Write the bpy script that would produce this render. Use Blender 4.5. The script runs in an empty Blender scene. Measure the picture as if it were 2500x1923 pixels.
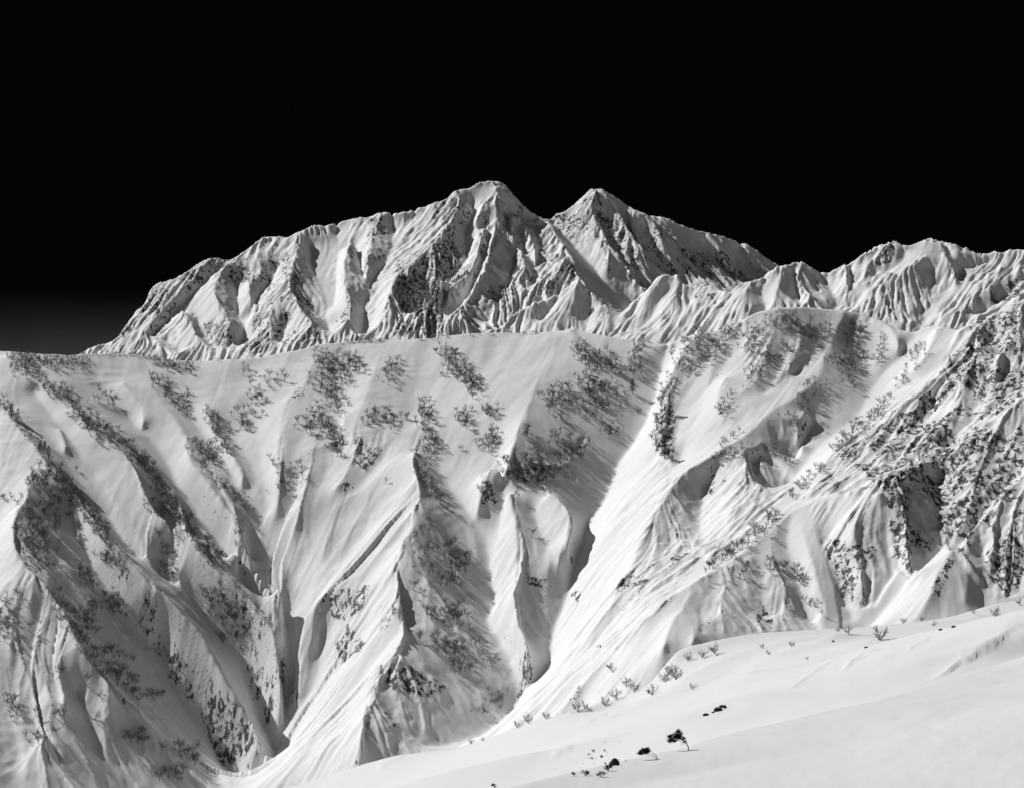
import bpy, math, random
import numpy as np
from mathutils import Vector

random.seed(11)
RNG = np.random.default_rng(7)
S = bpy.context.scene
COL = S.collection

# ------------------------------------------------------------------ camera, sky, sun, exposure
F_PX, CX, CY, PITCH = 5250.0, 1250.0, 961.5, math.radians(5.87)
cam_data = bpy.data.cameras.new('camera')
cam_data.sensor_fit = 'HORIZONTAL'
cam_data.sensor_width = 36.0
cam_data.lens = F_PX / 2500.0 * 36.0
cam_data.clip_start = 1.0
cam_data.clip_end = 60000.0
cam = bpy.data.objects.new('camera', cam_data)
COL.objects.link(cam)
cam.rotation_euler = (math.pi / 2 + PITCH, 0, 0)
S.camera = cam

LIGHT = Vector((0.62, -0.43, -0.655)).normalized()      # direction the sunlight travels
SUN_EL = math.asin(-LIGHT.z)
SUN_AZ = math.atan2(-LIGHT.x, -LIGHT.y)
world = bpy.data.worlds.new('World')
S.world = world
world.use_nodes = True
nt = world.node_tree
nt.nodes.clear()
sky = nt.nodes.new('ShaderNodeTexSky')
sky.sky_type = 'NISHITA'
sky.sun_disc = False
sky.sun_elevation = SUN_EL
sky.sun_rotation = SUN_AZ
sky.altitude = 1800
sky.air_density = 1.0
sky.dust_density = 0.3
# black and white film behind a deep red filter: red minus part of the blue
sep = nt.nodes.new('ShaderNodeSeparateColor')
nt.links.new(sky.outputs[0], sep.inputs[0])
mb = nt.nodes.new('ShaderNodeMath'); mb.operation = 'MULTIPLY'; mb.inputs[1].default_value = 0.62
nt.links.new(sep.outputs[2], mb.inputs[0])
sub = nt.nodes.new('ShaderNodeMath'); sub.operation = 'SUBTRACT'; sub.use_clamp = False
nt.links.new(sep.outputs[0], sub.inputs[0]); nt.links.new(mb.outputs[0], sub.inputs[1])
mx = nt.nodes.new('ShaderNodeMath'); mx.operation = 'MAXIMUM'; mx.inputs[1].default_value = 0.02
nt.links.new(sub.outputs[0], mx.inputs[0])
bg = nt.nodes.new('ShaderNodeBackground')
bg.inputs[1].default_value = 0.06
# a bank of pale haze low over the horizon
tc = nt.nodes.new('ShaderNodeTexCoord')
sx = nt.nodes.new('ShaderNodeSeparateXYZ')
nt.links.new(tc.outputs['Generated'], sx.inputs[0])
hz = nt.nodes.new('ShaderNodeMapRange'); hz.interpolation_type = 'SMOOTHSTEP'
hz.inputs['From Min'].default_value = 0.150; hz.inputs['From Max'].default_value = 0.075
hz.inputs['To Min'].default_value = 0.0; hz.inputs['To Max'].default_value = 2.5
nt.links.new(sx.outputs[2], hz.inputs['Value'])
hn = nt.nodes.new('ShaderNodeTexNoise'); hn.inputs['Scale'].default_value = 9.0; hn.inputs['Detail'].default_value = 3.0
nt.links.new(tc.outputs['Generated'], hn.inputs['Vector'])
hm = nt.nodes.new('ShaderNodeMath'); hm.operation = 'MULTIPLY'
nt.links.new(hz.outputs[0], hm.inputs[0]); nt.links.new(hn.outputs['Fac'], hm.inputs[1])
ha = nt.nodes.new('ShaderNodeMath'); ha.operation = 'ADD'
nt.links.new(mx.outputs[0], ha.inputs[0]); nt.links.new(hm.outputs[0], ha.inputs[1])
nt.links.new(ha.outputs[0], bg.inputs[0])
wo = nt.nodes.new('ShaderNodeOutputWorld')
nt.links.new(bg.outputs[0], wo.inputs[0])

sd = bpy.data.lights.new('sun', 'SUN')
sd.energy = 4.4
sd.angle = math.radians(0.53)
sd.color = (1.0, 1.0, 1.0)
sun = bpy.data.objects.new('sun', sd)
COL.objects.link(sun)
sun.rotation_euler = LIGHT.to_track_quat('-Z', 'Y').to_euler()
sun.location = (-600, 500, 900)

S.view_settings.view_transform = 'Standard'
S.view_settings.look = 'None'
S.view_settings.exposure = 0.0
S.view_settings.gamma = 1.0
S.cycles.max_bounces = 8
S.cycles.diffuse_bounces = 5
S.cycles.use_denoising = True

# ------------------------------------------------------------------ pixel rays and fields
CROPS = {1: (0, 400), 2: (800, 400), 3: (1650, 500), 4: (0, 850), 5: (800, 850), 6: (1650, 1000),
         7: (0, 1323), 8: (800, 1323), 9: (1650, 1323), 10: (0, 830), 12: (1367, 537)}
KZ = 2.5694
SP, CP = math.sin(PITCH), math.cos(PITCH)


def pix(crop, pts):
    a = np.array([[float(v) for v in p.split(',')] for p in pts.split()])
    if crop:
        o = CROPS[crop]
        a = a / {10: 1.537, 12: 1.6002}.get(crop, KZ) + np.array(o)
    return a


def ray(p):
    p = np.asarray(p, float)
    xc = (p[..., 0] - CX) / F_PX
    yc = (CY - p[..., 1]) / F_PX
    d = CP - yc * SP
    return xc / d, (SP + yc * CP) / d        # X/Y, Z/Y


def to_pix(X, Y, Z):
    yy = Y * CP + Z * SP
    zz = -Y * SP + Z * CP
    return CX + F_PX * X / yy, CY - F_PX * zz / yy


def spline(a, step=4.0):
    """Catmull-Rom through the rows of a, about step pixels apart in the first two columns"""
    if len(a) < 3:
        n = max(2, int(np.hypot(*(a[-1, :2] - a[0, :2])) / step))
        t = np.linspace(0, 1, n)[:, None]
        return a[0] * (1 - t) + a[-1] * t
    P = np.vstack([2 * a[0] - a[1], a, 2 * a[-1] - a[-2]])
    out = []
    for i in range(1, len(P) - 2):
        n = max(2, int(np.hypot(*(P[i + 1, :2] - P[i, :2])) / step))
        t = np.linspace(0, 1, n, endpoint=False)[:, None]
        p0, p1, p2, p3 = P[i - 1], P[i], P[i + 1], P[i + 2]
        out.append(0.5 * (2 * p1 + (p2 - p0) * t + (2 * p0 - 5 * p1 + 4 * p2 - p3) * t ** 2 + (3 * p1 - p0 - 3 * p2 + p3) * t ** 3))
    out.append(a[-1:])
    return np.vstack(out)


def bspl(n, c):
    """n x (c+3) matrix of cubic B-spline weights"""
    x = np.linspace(0, c - 1e-6, n)
    i = x.astype(int); t = x - i
    W = np.zeros((n, c + 3))
    r = np.arange(n)
    W[r, i] = (1 - t) ** 3 / 6
    W[r, i + 1] = (3 * t ** 3 - 6 * t ** 2 + 4) / 6
    W[r, i + 2] = (-3 * t ** 3 + 3 * t ** 2 + 3 * t + 1) / 6
    W[r, i + 3] = t ** 3 / 6
    return W


def noise(shape, cy, cx):
    cy, cx = max(2, int(cy)), max(2, int(cx))
    R = RNG.standard_normal((cy + 3, cx + 3))
    return 1.6 * (bspl(shape[0], cy) @ R @ bspl(shape[1], cx).T)


def blur(Z, n=1):
    for _ in range(n):
        P = np.pad(Z, 1, mode='edge')
        Z = (P[:-2, 1:-1] + P[2:, 1:-1] + P[1:-1, :-2] + P[1:-1, 2:] + 4 * P[1:-1, 1:-1]) / 8
    return Z


def prot(h, n, k=1.0):
    h = np.atleast_1d(np.array(h, float)) * k
    return np.interp(np.linspace(0, 1, n), np.linspace(0, 1, len(h)), h) if len(h) > 1 else np.full(n, h[0])


class Tps:
    def __init__(self, pts):
        a = np.array(pts, float)
        self.p = a[:, :2]
        n = len(a)
        d = np.hypot(*(self.p[:, None] - self.p[None]).transpose(2, 0, 1))
        A = np.zeros((n + 3, n + 3))
        A[:n, :n] = d
        A[:n, :n] += np.eye(n) * 12.0
        A[:n, n] = 1; A[:n, n + 1:] = self.p
        A[n, :n] = 1; A[n + 1:, :n] = self.p.T
        self.w = np.linalg.solve(A, np.r_[a[:, 2], 0, 0, 0])

    def __call__(self, q):
        d = np.hypot(q[:, None, 0] - self.p[None, :, 0], q[:, None, 1] - self.p[None, :, 1])
        n = len(self.p)
        return d @ self.w[:n] + self.w[n] + q @ self.w[n + 1:]


class Field:
    """terrain height on a fan of lines X = u * Y"""
    def __init__(self, u0, u1, nu, Y):
        self.u = np.linspace(u0, u1, nu); self.Y = np.asarray(Y, float)
        self.du = self.u[1] - self.u[0]
        self.nu, self.ny = nu, len(Y)
        self.cu, self.cy, self.cz = [], [], []
        self.Z = None

    def add(self, u, Y, z):
        self.cu.append(np.ravel(u)); self.cy.append(np.ravel(Y)); self.cz.append(np.ravel(z))

    def curve(self, p, Y, rough=0.0):
        """p pixels (n,2), Y distances (n,)"""
        a = spline(np.c_[p, Y], 1.5)
        if rough:
            n = len(a)
            k = 40
            j = np.convolve(RNG.standard_normal(n + 4 * k), np.hanning(k) / math.sqrt(k * 0.375), 'same')[2 * k:2 * k + n]
            a[:, 0] += j * rough
        u, v = ray(a[:, :2])
        self.add(u, a[:, 2], v * a[:, 2])
        return u, a[:, 2], v * a[:, 2]

    def solve(self):
        u, Y, z = (np.concatenate(v) for v in (self.cu, self.cy, self.cz))
        fi = (u - self.u[0]) / self.du
        fj = np.interp(Y, self.Y, np.arange(self.ny), left=-9, right=-9)
        ok = (fi >= 0) & (fi <= self.nu - 1) & (fj >= 0)
        fi, fj, z = fi[ok], fj[ok], z[ok]
        Z = None
        for lev in (64, 32, 16, 8, 4, 2, 1):
            nx, ny = (self.nu - 1) // lev + 1, (self.ny - 1) // lev + 1
            if min(nx, ny) < 6:
                continue
            i = np.clip(np.round(fi / lev).astype(int), 0, nx - 1); j = np.clip(np.round(fj / lev).astype(int), 0, ny - 1)
            s = np.zeros((ny, nx)); c = np.zeros((ny, nx))
            np.add.at(s, (j, i), z); np.add.at(c, (j, i), 1)
            m = c > 0
            val = s[m] / c[m]
            yy = self.Y[::lev][:ny]
            wx = 1 / (yy * self.du * lev) ** 2
            wy = 1 / np.gradient(yy) ** 2
            a = (wx / (2 * wx + 2 * wy))[:, None]; b = (wy / (2 * wx + 2 * wy))[:, None]
            if Z is None:
                Z = np.full((ny, nx), z.mean())
                it = 1500
            else:
                Zi = Z
                y0 = np.clip(np.arange(ny) / 2, 0, Zi.shape[0] - 1); x0 = np.clip(np.arange(nx) / 2, 0, Zi.shape[1] - 1)
                ya = y0.astype(int); xa = x0.astype(int)
                yb = np.minimum(ya + 1, Zi.shape[0] - 1); xb = np.minimum(xa + 1, Zi.shape[1] - 1)
                ty = (y0 - ya)[:, None]; tx = (x0 - xa)[None]
                Z = (Zi[ya][:, xa] * (1 - tx) + Zi[ya][:, xb] * tx) * (1 - ty) + (Zi[yb][:, xa] * (1 - tx) + Zi[yb][:, xb] * tx) * ty
                it = {32: 800, 16: 500, 8: 300, 4: 160, 2: 80, 1: 36}[lev]
            Z[m] = val
            P = np.pad(Z, 1, mode='edge')
            for _ in range(it):
                P[1:-1, 1:-1] = a * (P[1:-1, :-2] + P[1:-1, 2:]) + b * (P[:-2, 1:-1] + P[2:, 1:-1])
                P[1:-1, 1:-1][m] = val
                P[0] = P[1]; P[-1] = P[-2]; P[:, 0] = P[:, 1]; P[:, -1] = P[:, -2]
            Z = P[1:-1, 1:-1].copy()
        self.Z = Z
        return Z

    def xyz(self):
        X = self.u[None] * self.Y[:, None]
        return X, np.broadcast_to(self.Y[:, None], X.shape), self.Z

    def grad(self, Z=None):
        Z = self.Z if Z is None else Z
        gy = np.gradient(Z, axis=0) / np.gradient(self.Y)[:, None]
        gx = np.gradient(Z, axis=1) / (self.Y * self.du)[:, None]
        return gx, gy

    def sample(self, A, fj, fi):
        fj = np.clip(fj, 0, self.ny - 1.001); fi = np.clip(fi, 0, self.nu - 1.001)
        j = fj.astype(np.int32); i = fi.astype(np.int32)
        tj = fj - j; ti = fi - i
        return (A[j, i] * (1 - ti) + A[j, i + 1] * ti) * (1 - tj) + (A[j + 1, i] * (1 - ti) + A[j + 1, i + 1] * ti) * tj

    def streak(self, A, levels=5, step=1.0, sm=6, across=False):
        """average A along the fall line, 2**levels steps of step cells"""
        gx, gy = self.grad(blur(self.Z, sm))
        vi = -gx / (self.Y * self.du)[:, None]; vj = -gy / np.gradient(self.Y)[:, None]
        n = np.hypot(vi, vj) + 1e-9
        if across:
            vi, vj = -vj, vi
        J, I = np.meshgrid(np.arange(self.ny, dtype=float), np.arange(self.nu, dtype=float), indexing='ij')
        mj = J + vj / n * step; mi = I + vi / n * step
        for k in range(levels):
            A = 0.5 * (A + self.sample(A, mj, mi))
            if k < levels - 1:
                mj, mi = self.sample(mj, mj, mi), self.sample(mi, mj, mi)
        return A / (A.std() + 1e-9)

    def zone(self, polys, soft=6):
        X, Y, Z = self.xyz()
        px, py = to_pix(X, Y, Z)
        M = np.zeros(px.shape)
        for val, crop, pts in polys:
            a = pix(crop, pts)
            ins = np.zeros(px.shape, bool)
            x1, y1 = a[-1]
            for x2, y2 in a:
                c = ((y1 > py) != (y2 > py)) & (px < (x2 - x1) * (py - y1) / (y2 - y1 + 1e-9) + x1)
                ins ^= c
                x1, y1 = x2, y2
            M = np.where(ins, np.maximum(M, val), M)
        return blur(M, soft)

    def hit(self, px, py):
        """first point of the terrain along the ray of a pixel"""
        u, v = ray((px, py))
        fi = (u - self.u[0]) / self.du
        if fi < 0 or fi > self.nu - 1.01:
            return None
        i = int(fi); t = fi - i
        col = self.Z[:, i] * (1 - t) + self.Z[:, i + 1] * t
        above = np.nonzero(col >= v * self.Y)[0]
        if not len(above):
            return None
        j = above[0]
        if j == 0:
            return None
        d0 = v * self.Y[j - 1] - col[j - 1]; d1 = col[j] - v * self.Y[j]
        s = d0 / (d0 + d1 + 1e-9)
        y = self.Y[j - 1] * (1 - s) + self.Y[j] * s
        return Vector((u * y, y, col[j - 1] * (1 - s) + col[j] * s))

    def mesh(self, name, mat, rock=None):
        X, Y, Z = self.xyz()
        ny, nu = X.shape
        co = np.stack([X, Y, Z], -1).reshape(-1, 3).astype(np.float32)
        idx = np.arange(ny * nu, dtype=np.int32).reshape(ny, nu)
        q = np.stack([idx[:-1, :-1], idx[:-1, 1:], idx[1:, 1:], idx[1:, :-1]], -1).reshape(-1, 4)
        me = grid_mesh(name, co, q, True)
        if rock is not None:
            at = me.attributes.new('rock', 'FLOAT', 'POINT')
            at.data.foreach_set('value', np.clip(rock, 0, 1).astype(np.float32).ravel())
        me.materials.append(mat)
        o = bpy.data.objects.new(name, me)
        COL.objects.link(o)
        return o


def grid_mesh(name, co, q, smooth):
    me = bpy.data.meshes.new(name)
    me.vertices.add(len(co)); me.vertices.foreach_set('co', np.asarray(co, np.float32).ravel())
    k = q.shape[1]
    me.loops.add(q.size); me.loops.foreach_set('vertex_index', q.astype(np.int32).ravel())
    me.polygons.add(len(q))
    me.polygons.foreach_set('loop_start', np.arange(0, q.size, k, dtype=np.int32))
    me.polygons.foreach_set('loop_total', np.full(len(q), k, np.int32))
    me.polygons.foreach_set('use_smooth', np.full(len(q), smooth, bool))
    me.update(calc_edges=True)
    return me


# ------------------------------------------------------------------ materials
def mat_terrain(name, scale, snow=0.80, bump=0.35, bump_scale=1.0, rockc=(0.03, 0.11)):
    m = bpy.data.materials.new(name)
    m.use_nodes = True
    t = m.node_tree; N = t.nodes; Lk = t.links
    b = N['Principled BSDF']
    b.inputs['Roughness'].default_value = 0.75
    b.inputs['Specular IOR Level'].default_value = 0.2
    geo = N.new('ShaderNodeNewGeometry')
    def nz(sc, det=5.0, rough=0.6):
        n = N.new('ShaderNodeTexNoise')
        n.inputs['Scale'].default_value = sc
        n.inputs['Detail'].default_value = det
        n.inputs['Roughness'].default_value = rough
        Lk.new(geo.outputs['Position'], n.inputs['Vector'])
        return n
    def mth(op, a, bb):
        k = N.new('ShaderNodeMath'); k.operation = op
        for s, v in ((0, a), (1, bb)):
            if isinstance(v, (int, float)):
                k.inputs[s].default_value = v
            else:
                Lk.new(v, k.inputs[s])
        return k.outputs[0]
    at = N.new('ShaderNodeAttribute'); at.attribute_name = 'rock'
    n1 = nz(0.8 / scale, 8.0, 0.75)
    vm = N.new('ShaderNodeVectorMath'); vm.operation = 'MULTIPLY'
    vm.inputs[1].default_value = (1.0, 0.6, 0.42)          # rock shows in upright flecks between the flutes
    Lk.new(geo.outputs['Position'], vm.inputs[0]); Lk.new(vm.outputs[0], n1.inputs['Vector'])
    # rock shows where the noise falls under the rock share of the spot
    thr = mth('MULTIPLY_ADD', at.outputs['Fac'], 0.62)
    thr_node = thr.node; thr_node.inputs[2].default_value = 0.18
    d = mth('SUBTRACT', thr, n1.outputs['Fac'])
    f = N.new('ShaderNodeMapRange')
    f.inputs['From Min'].default_value = -0.012; f.inputs['From Max'].default_value = 0.03
    Lk.new(d, f.inputs['Value'])
    n2 = nz(1.7 / scale, 4.0, 0.6)
    rr = N.new('ShaderNodeMapRange')
    rr.inputs['To Min'].default_value = rockc[0]; rr.inputs['To Max'].default_value = rockc[1]
    rr.inputs['From Min'].default_value = 0.3; rr.inputs['From Max'].default_value = 0.75
    Lk.new(n2.outputs['Fac'], rr.inputs['Value'])
    n3 = nz(0.02 / scale, 3.0, 0.5)
    ss = N.new('ShaderNodeMapRange')
    ss.inputs['To Min'].default_value = snow - 0.03; ss.inputs['To Max'].default_value = snow + 0.03
    Lk.new(n3.outputs['Fac'], ss.inputs['Value'])
    mix = N.new('ShaderNodeMix'); mix.data_type = 'FLOAT'
    Lk.new(f.outputs[0], mix.inputs['Factor']); Lk.new(ss.outputs[0], mix.inputs['A']); Lk.new(rr.outputs[0], mix.inputs['B'])
    Lk.new(mix.outputs['Result'], b.inputs['Base Color'])
    n4 = nz(bump_scale, 4.0, 0.62)
    bp = N.new('ShaderNodeBump')
    bp.inputs['Strength'].default_value = bump
    bp.inputs['Distance'].default_value = 0.25 * scale
    hk = mth('MULTIPLY_ADD', at.outputs['Fac'], 3.2)
    hk.node.inputs[2].default_value = 0.45
    Lk.new(mth('MULTIPLY', n4.outputs['Fac'], hk), bp.inputs['Height'])
    Lk.new(bp.outputs[0], b.inputs['Normal'])
    return m


def mat_plain(name, v0, v1, scale, rough=0.9):
    m = bpy.data.materials.new(name)
    m.use_nodes = True
    t = m.node_tree; N = t.nodes
    b = N['Principled BSDF']
    b.inputs['Roughness'].default_value = rough
    b.inputs['Specular IOR Level'].default_value = 0.15
    geo = N.new('ShaderNodeNewGeometry')
    n = N.new('ShaderNodeTexNoise'); n.inputs['Scale'].default_value = scale; n.inputs['Detail'].default_value = 4
    t.links.new(geo.outputs['Position'], n.inputs['Vector'])
    r = N.new('ShaderNodeMapRange')
    r.inputs['From Min'].default_value = 0.3; r.inputs['From Max'].default_value = 0.7
    r.inputs['To Min'].default_value = v0; r.inputs['To Max'].default_value = v1
    t.links.new(n.outputs['Fac'], r.inputs['Value'])
    t.links.new(r.outputs[0], b.inputs['Base Color'])
    return m


M_SLOPE = mat_terrain('snow_and_rock_of_the_slopes', 2.2, bump=0.30, bump_scale=0.45)
M_FAR = mat_terrain('snow_and_rock_of_the_peaks', 5.0, bump=0.35, bump_scale=0.12)
M_BACK = mat_terrain('snow_and_rock_of_the_back_ridge', 4.0, bump=0.35, bump_scale=0.22)
M_NEAR = mat_terrain('wind_packed_snow', 0.6, snow=0.70, bump=0.3, bump_scale=4.5)
M_BARK = mat_plain('birch_bark_grey', 0.10, 0.26, 3.0)
M_TWIG = mat_plain('bare_twigs', 0.08, 0.17, 2.0)
M_NEEDLE = mat_plain('dark_needles', 0.006, 0.018, 4.0)
M_WOOD = mat_plain('weathered_pine_wood', 0.012, 0.04, 8.0)
M_ROCK = mat_plain('dark_rock', 0.012, 0.06, 3.0)


def tag(o, label=None, cat=None, group=None, kind=None):
    for k, v in (('label', label), ('category', cat), ('group', group), ('kind', kind)):
        if v:
            o[k] = v
    return o


# ------------------------------------------------------------------ the far massif with the two peaks
def far_massif():
    base = Tps([(1215, 445, 4830), (850, 535, 4750), (550, 610, 4640), (400, 680, 4540), (210, 860, 4310), (600, 880, 4150),
                (1000, 840, 4120), (1350, 820, 4130), (1340, 535, 4800), (1455, 465, 4880), (1700, 560, 4880), (1950, 680, 4900), (1650, 760, 4560),
                (1520, 720, 4420), (800, 700, 4420), (1150, 650, 4450), (200, 960, 4150), (2000, 900, 4400), (1000, 1000, 3930)])
    Y = np.linspace(3780, 5300, 380)
    f = Field(-0.262, 0.19, 930, Y)
    R = [  # protrusion towards the valley in metres, crop, points
        (26, 1, '1890,420 1870,560 1840,680 1820,780 1880,900 1960,1010 2000,1120'), (-34, 1, '1950,520 1965,660 2025,780 2060,900 2055,960 2085,1090'),
        (26, 1, '1440,620 1360,720 1350,800 1390,910 1460,1000'), (-30, 1, '1480,760 1490,850 1500,950 1535,1040 1500,1150'),
        (14, 1, '1600,600 1640,680 1560,760 1600,900 1580,960'), (-26, 1, '1740,660 1700,740 1620,860 1560,980 1530,1060'),
        (26, 1, '1140,910 1180,980 1240,1080 1290,1150'), (-12, 1, '1200,900 1260,1040 1330,1160'),
        (20, 1, '1330,590 1230,690 1140,790 1010,920 900,1070 820,1170'), (-14, 1, '1400,640 1300,740 1180,850 1060,960 960,1100'),
        (16, 1, '990,1105 1050,1190'), (-10, 1, '1040,1120 1120,1200'),
        (14, 1, '1700,930 1690,1050 1720,1130'), (-14, 1, '1800,1000 1760,1130'),
        (18, 2, '345,312 290,420 255,520 245,640 240,760'), (-30, 2, '400,345 410,480 390,570 320,700 260,800'),
        (26, 2, '160,480 115,560 100,700 130,850 130,1000'), (-34, 2, '180,520 205,650 245,790 240,900 210,1090'),
        (-30, 2, '60,380 60,600 40,900'), (-22, 2, '560,300 500,430 420,560 330,760 300,900 240,1080'),
        (26, 2, '830,180 800,330 740,440 640,520 560,610 430,720 380,850 330,1000'), (-32, 2, '900,260 910,320 870,440 860,620 740,720 600,900 560,960'),
        (18, 2, '740,450 700,560 690,700 620,850'), (-14, 2, '800,470 760,620 720,740'),
        (18, 2, '990,240 955,300 940,340'), (20, 2, '1000,370 960,480 930,600 860,690 790,750 700,860 620,930 550,1050'),
        (-22, 2, '990,400 1000,520 960,640 890,760 850,860 750,960'),
        (24, 2, '1075,130 1085,300 1050,430 1000,590 945,720 860,850 830,1000'), (-26, 2, '1120,320 1140,480 1180,560 1130,700 1060,850 1000,1000'),
        (22, 2, '1150,300 1150,420 1190,520 1240,640 1250,700'), (-24, 2, '1210,330 1220,450 1240,560 1290,640 1240,780 1190,920 1180,1000'),
        (18, 2, '1200,300 1240,420 1290,520 1300,600'), (-14, 2, '1300,360 1310,480 1330,560 1280,760'),
        ((22,26,32,38,42,45,45), 2, '1300,325 1390,370 1440,460 1500,540 1530,620 1570,700 1650,830 1800,960'),
        ((-10,-25,-45,-60,-70,-70,-60), 2, '1390,352 1470,440 1560,540 1660,650 1770,770 1900,880 1840,960'),
        (16, 2, '1560,290 1650,330 1660,400 1690,480 1760,600'), (26, 2, '1690,170 1680,300 1730,410 1770,520 1860,600 1930,700 2000,800'),
        (-22, 2, '1690,350 1740,480 1800,590 1880,690 1960,820'),
        (26, 2, '1760,200 1850,330 1910,430 1980,540 2060,650 2130,720'), (-22, 2, '1800,330 1880,450 1960,570 2040,690'),
        (24, 2, '1950,305 2060,400 2100,520 2184,640 2240,760'), (-20, 2, '1980,420 2040,520 2120,640 2180,740'),
        (20, 3, '200,180 280,300 330,400 440,480'), (-18, 3, '180,260 280,400 400,500'), (14, 3, '430,245 480,340 560,440'), (-14, 3, '400,260 450,360 520,450'),
    ]
    for h, c, p in R:
        a = pix(c, p)
        f.curve(a, base(a) - prot(h, len(a), 1.15), 1.2)
    sil = np.vstack([pix(1, '480,1200 530,1175 620,1135 720,1100 760,1050 830,960 860,910 920,850 950,780 1000,740 1080,715 1170,675 1220,655 1330,585 1400,590 1450,600 1530,550 1600,500 1690,460 1810,465 1860,430 1980,375 2050,378'),
                     pix(2, '130,350 200,340 260,330 345,305 450,305 600,270 720,235 800,175 900,150 990,115 1080,115 1150,180 1210,250 1300,320 1380,345 1430,320 1500,295 1560,240 1640,175 1690,165 1760,190 1850,240 1950,300 2080,330'),
                     pix(3, '0,115 100,150 200,175 300,205 430,240 520,300 600,360 650,390 760,480 900,600')])
    us, ys, zs = f.curve(sil, base(sil) - 6, 0.8)
    for dy, dz in ((70, 45), (180, 150), (330, 290)):
        f.add(us, ys + dy, zs - dz)
    for p in ('-250,1000 0,960 200,900', '0,1060 700,1010 1400,1000 2100,1000'):
        a = pix(0, p)
        f.curve(a, base(a))
    f.solve()
    f.Z = blur(f.Z, 2)
    sh = f.Z.shape
    hi = np.clip((np.gradient(f.Z, axis=0) / np.gradient(f.Y)[:, None]) * 2, 0, 1)
    smooth = f.zone([(1, 1, '1180,840 1340,760 1400,960 1260,1000'), (1, 1, '1900,480 2184,380 2184,900 2060,960 1960,700'), (1, 2, '0,360 150,350 120,600 60,800 0,800'),
                     (1, 2, '850,160 1060,130 1060,200 900,260'), (0.8, 3, '0,130 200,190 280,290 120,290 0,250'), (1, 2, '1400,380 1900,840 1850,900 1500,560')], 8)
    rough = (1 - 0.75 * smooth) * (1 + 0.7 * f.zone([(1, 2, '420,700 900,420 1500,480 1560,720 1400,900 1000,1080 420,1080')], 12))
    s1 = f.streak(noise(sh, 190, 450), 6, 1.2, 10)
    f.Z = f.Z + rough * hi * (5.6 * (0.5 - np.abs(s1)))
    s2 = f.streak(noise(sh, 190, 470), 5, 1.0)
    f.Z = f.Z + rough * hi * 1.3 * s2
    f.Z = f.Z + 2.5 * noise(sh, 40, 70) * rough + 0.6 * noise(sh, 190, 430) * rough
    gx, gy = f.grad()
    st = np.hypot(gx, gy)
    rz = f.zone([(0.6, 2, '420,600 800,450 860,700 640,1000 420,1080'), (0.62, 2, '240,340 400,340 380,600 240,640'), (0.6, 2, '90,560 160,500 160,1000 90,1000'),
                 (0.7, 2, '1300,760 1530,600 1560,720 1330,830'), (0.6, 2, '1400,320 1650,300 1700,480 1560,560 1440,440'), (0.85, 2, '420,930 730,930 730,1090 420,1090'),
                 (0.6, 2, '700,180 860,180 930,320 760,460 640,360'), (0.5, 2, '1580,180 1720,180 1720,280 1580,280'), (0.55, 2, '1700,330 2100,400 2100,720 1800,620'),
                 (0.75, 1, '720,1080 850,900 960,760 1110,720 1000,900 900,1010 760,1110'), (0.75, 1, '1100,720 1330,590 1500,600 1300,760 1190,800'),
                 (0.7, 1, '1440,610 1640,560 1840,560 1840,620 1700,740 1400,760'), (0.72, 1, '1260,900 1440,920 1460,1140 1290,1140'), (0.6, 1, '1760,640 1900,640 1960,900 1830,900'),
                 (0.6, 1, '1600,930 1780,900 1980,1000 2060,1110 1520,1200'), (0.7, 3, '0,250 300,300 430,450 330,560 150,500 0,400'), (0.6, 1, '1680,740 1840,740 1840,860 1640,900')], 10)
    rock = 0.14 + 0.50 * rz + 0.30 * np.clip(st - 1.15, 0, 1) + 0.10 * noise(sh, 60, 110) * (1 - smooth) - 0.3 * smooth
    rock += 0.08 * np.clip(s1, -2, 2) * (rz > 0.15)
    rock = np.minimum(rock + 0.05 * noise(sh, 120, 260), 0.52)
    o = f.mesh('mountain', M_FAR, rock)
    tag(o, 'high snow covered mountain with two sharp peaks on the skyline', 'mountain', None, 'structure')
    return f


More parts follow.
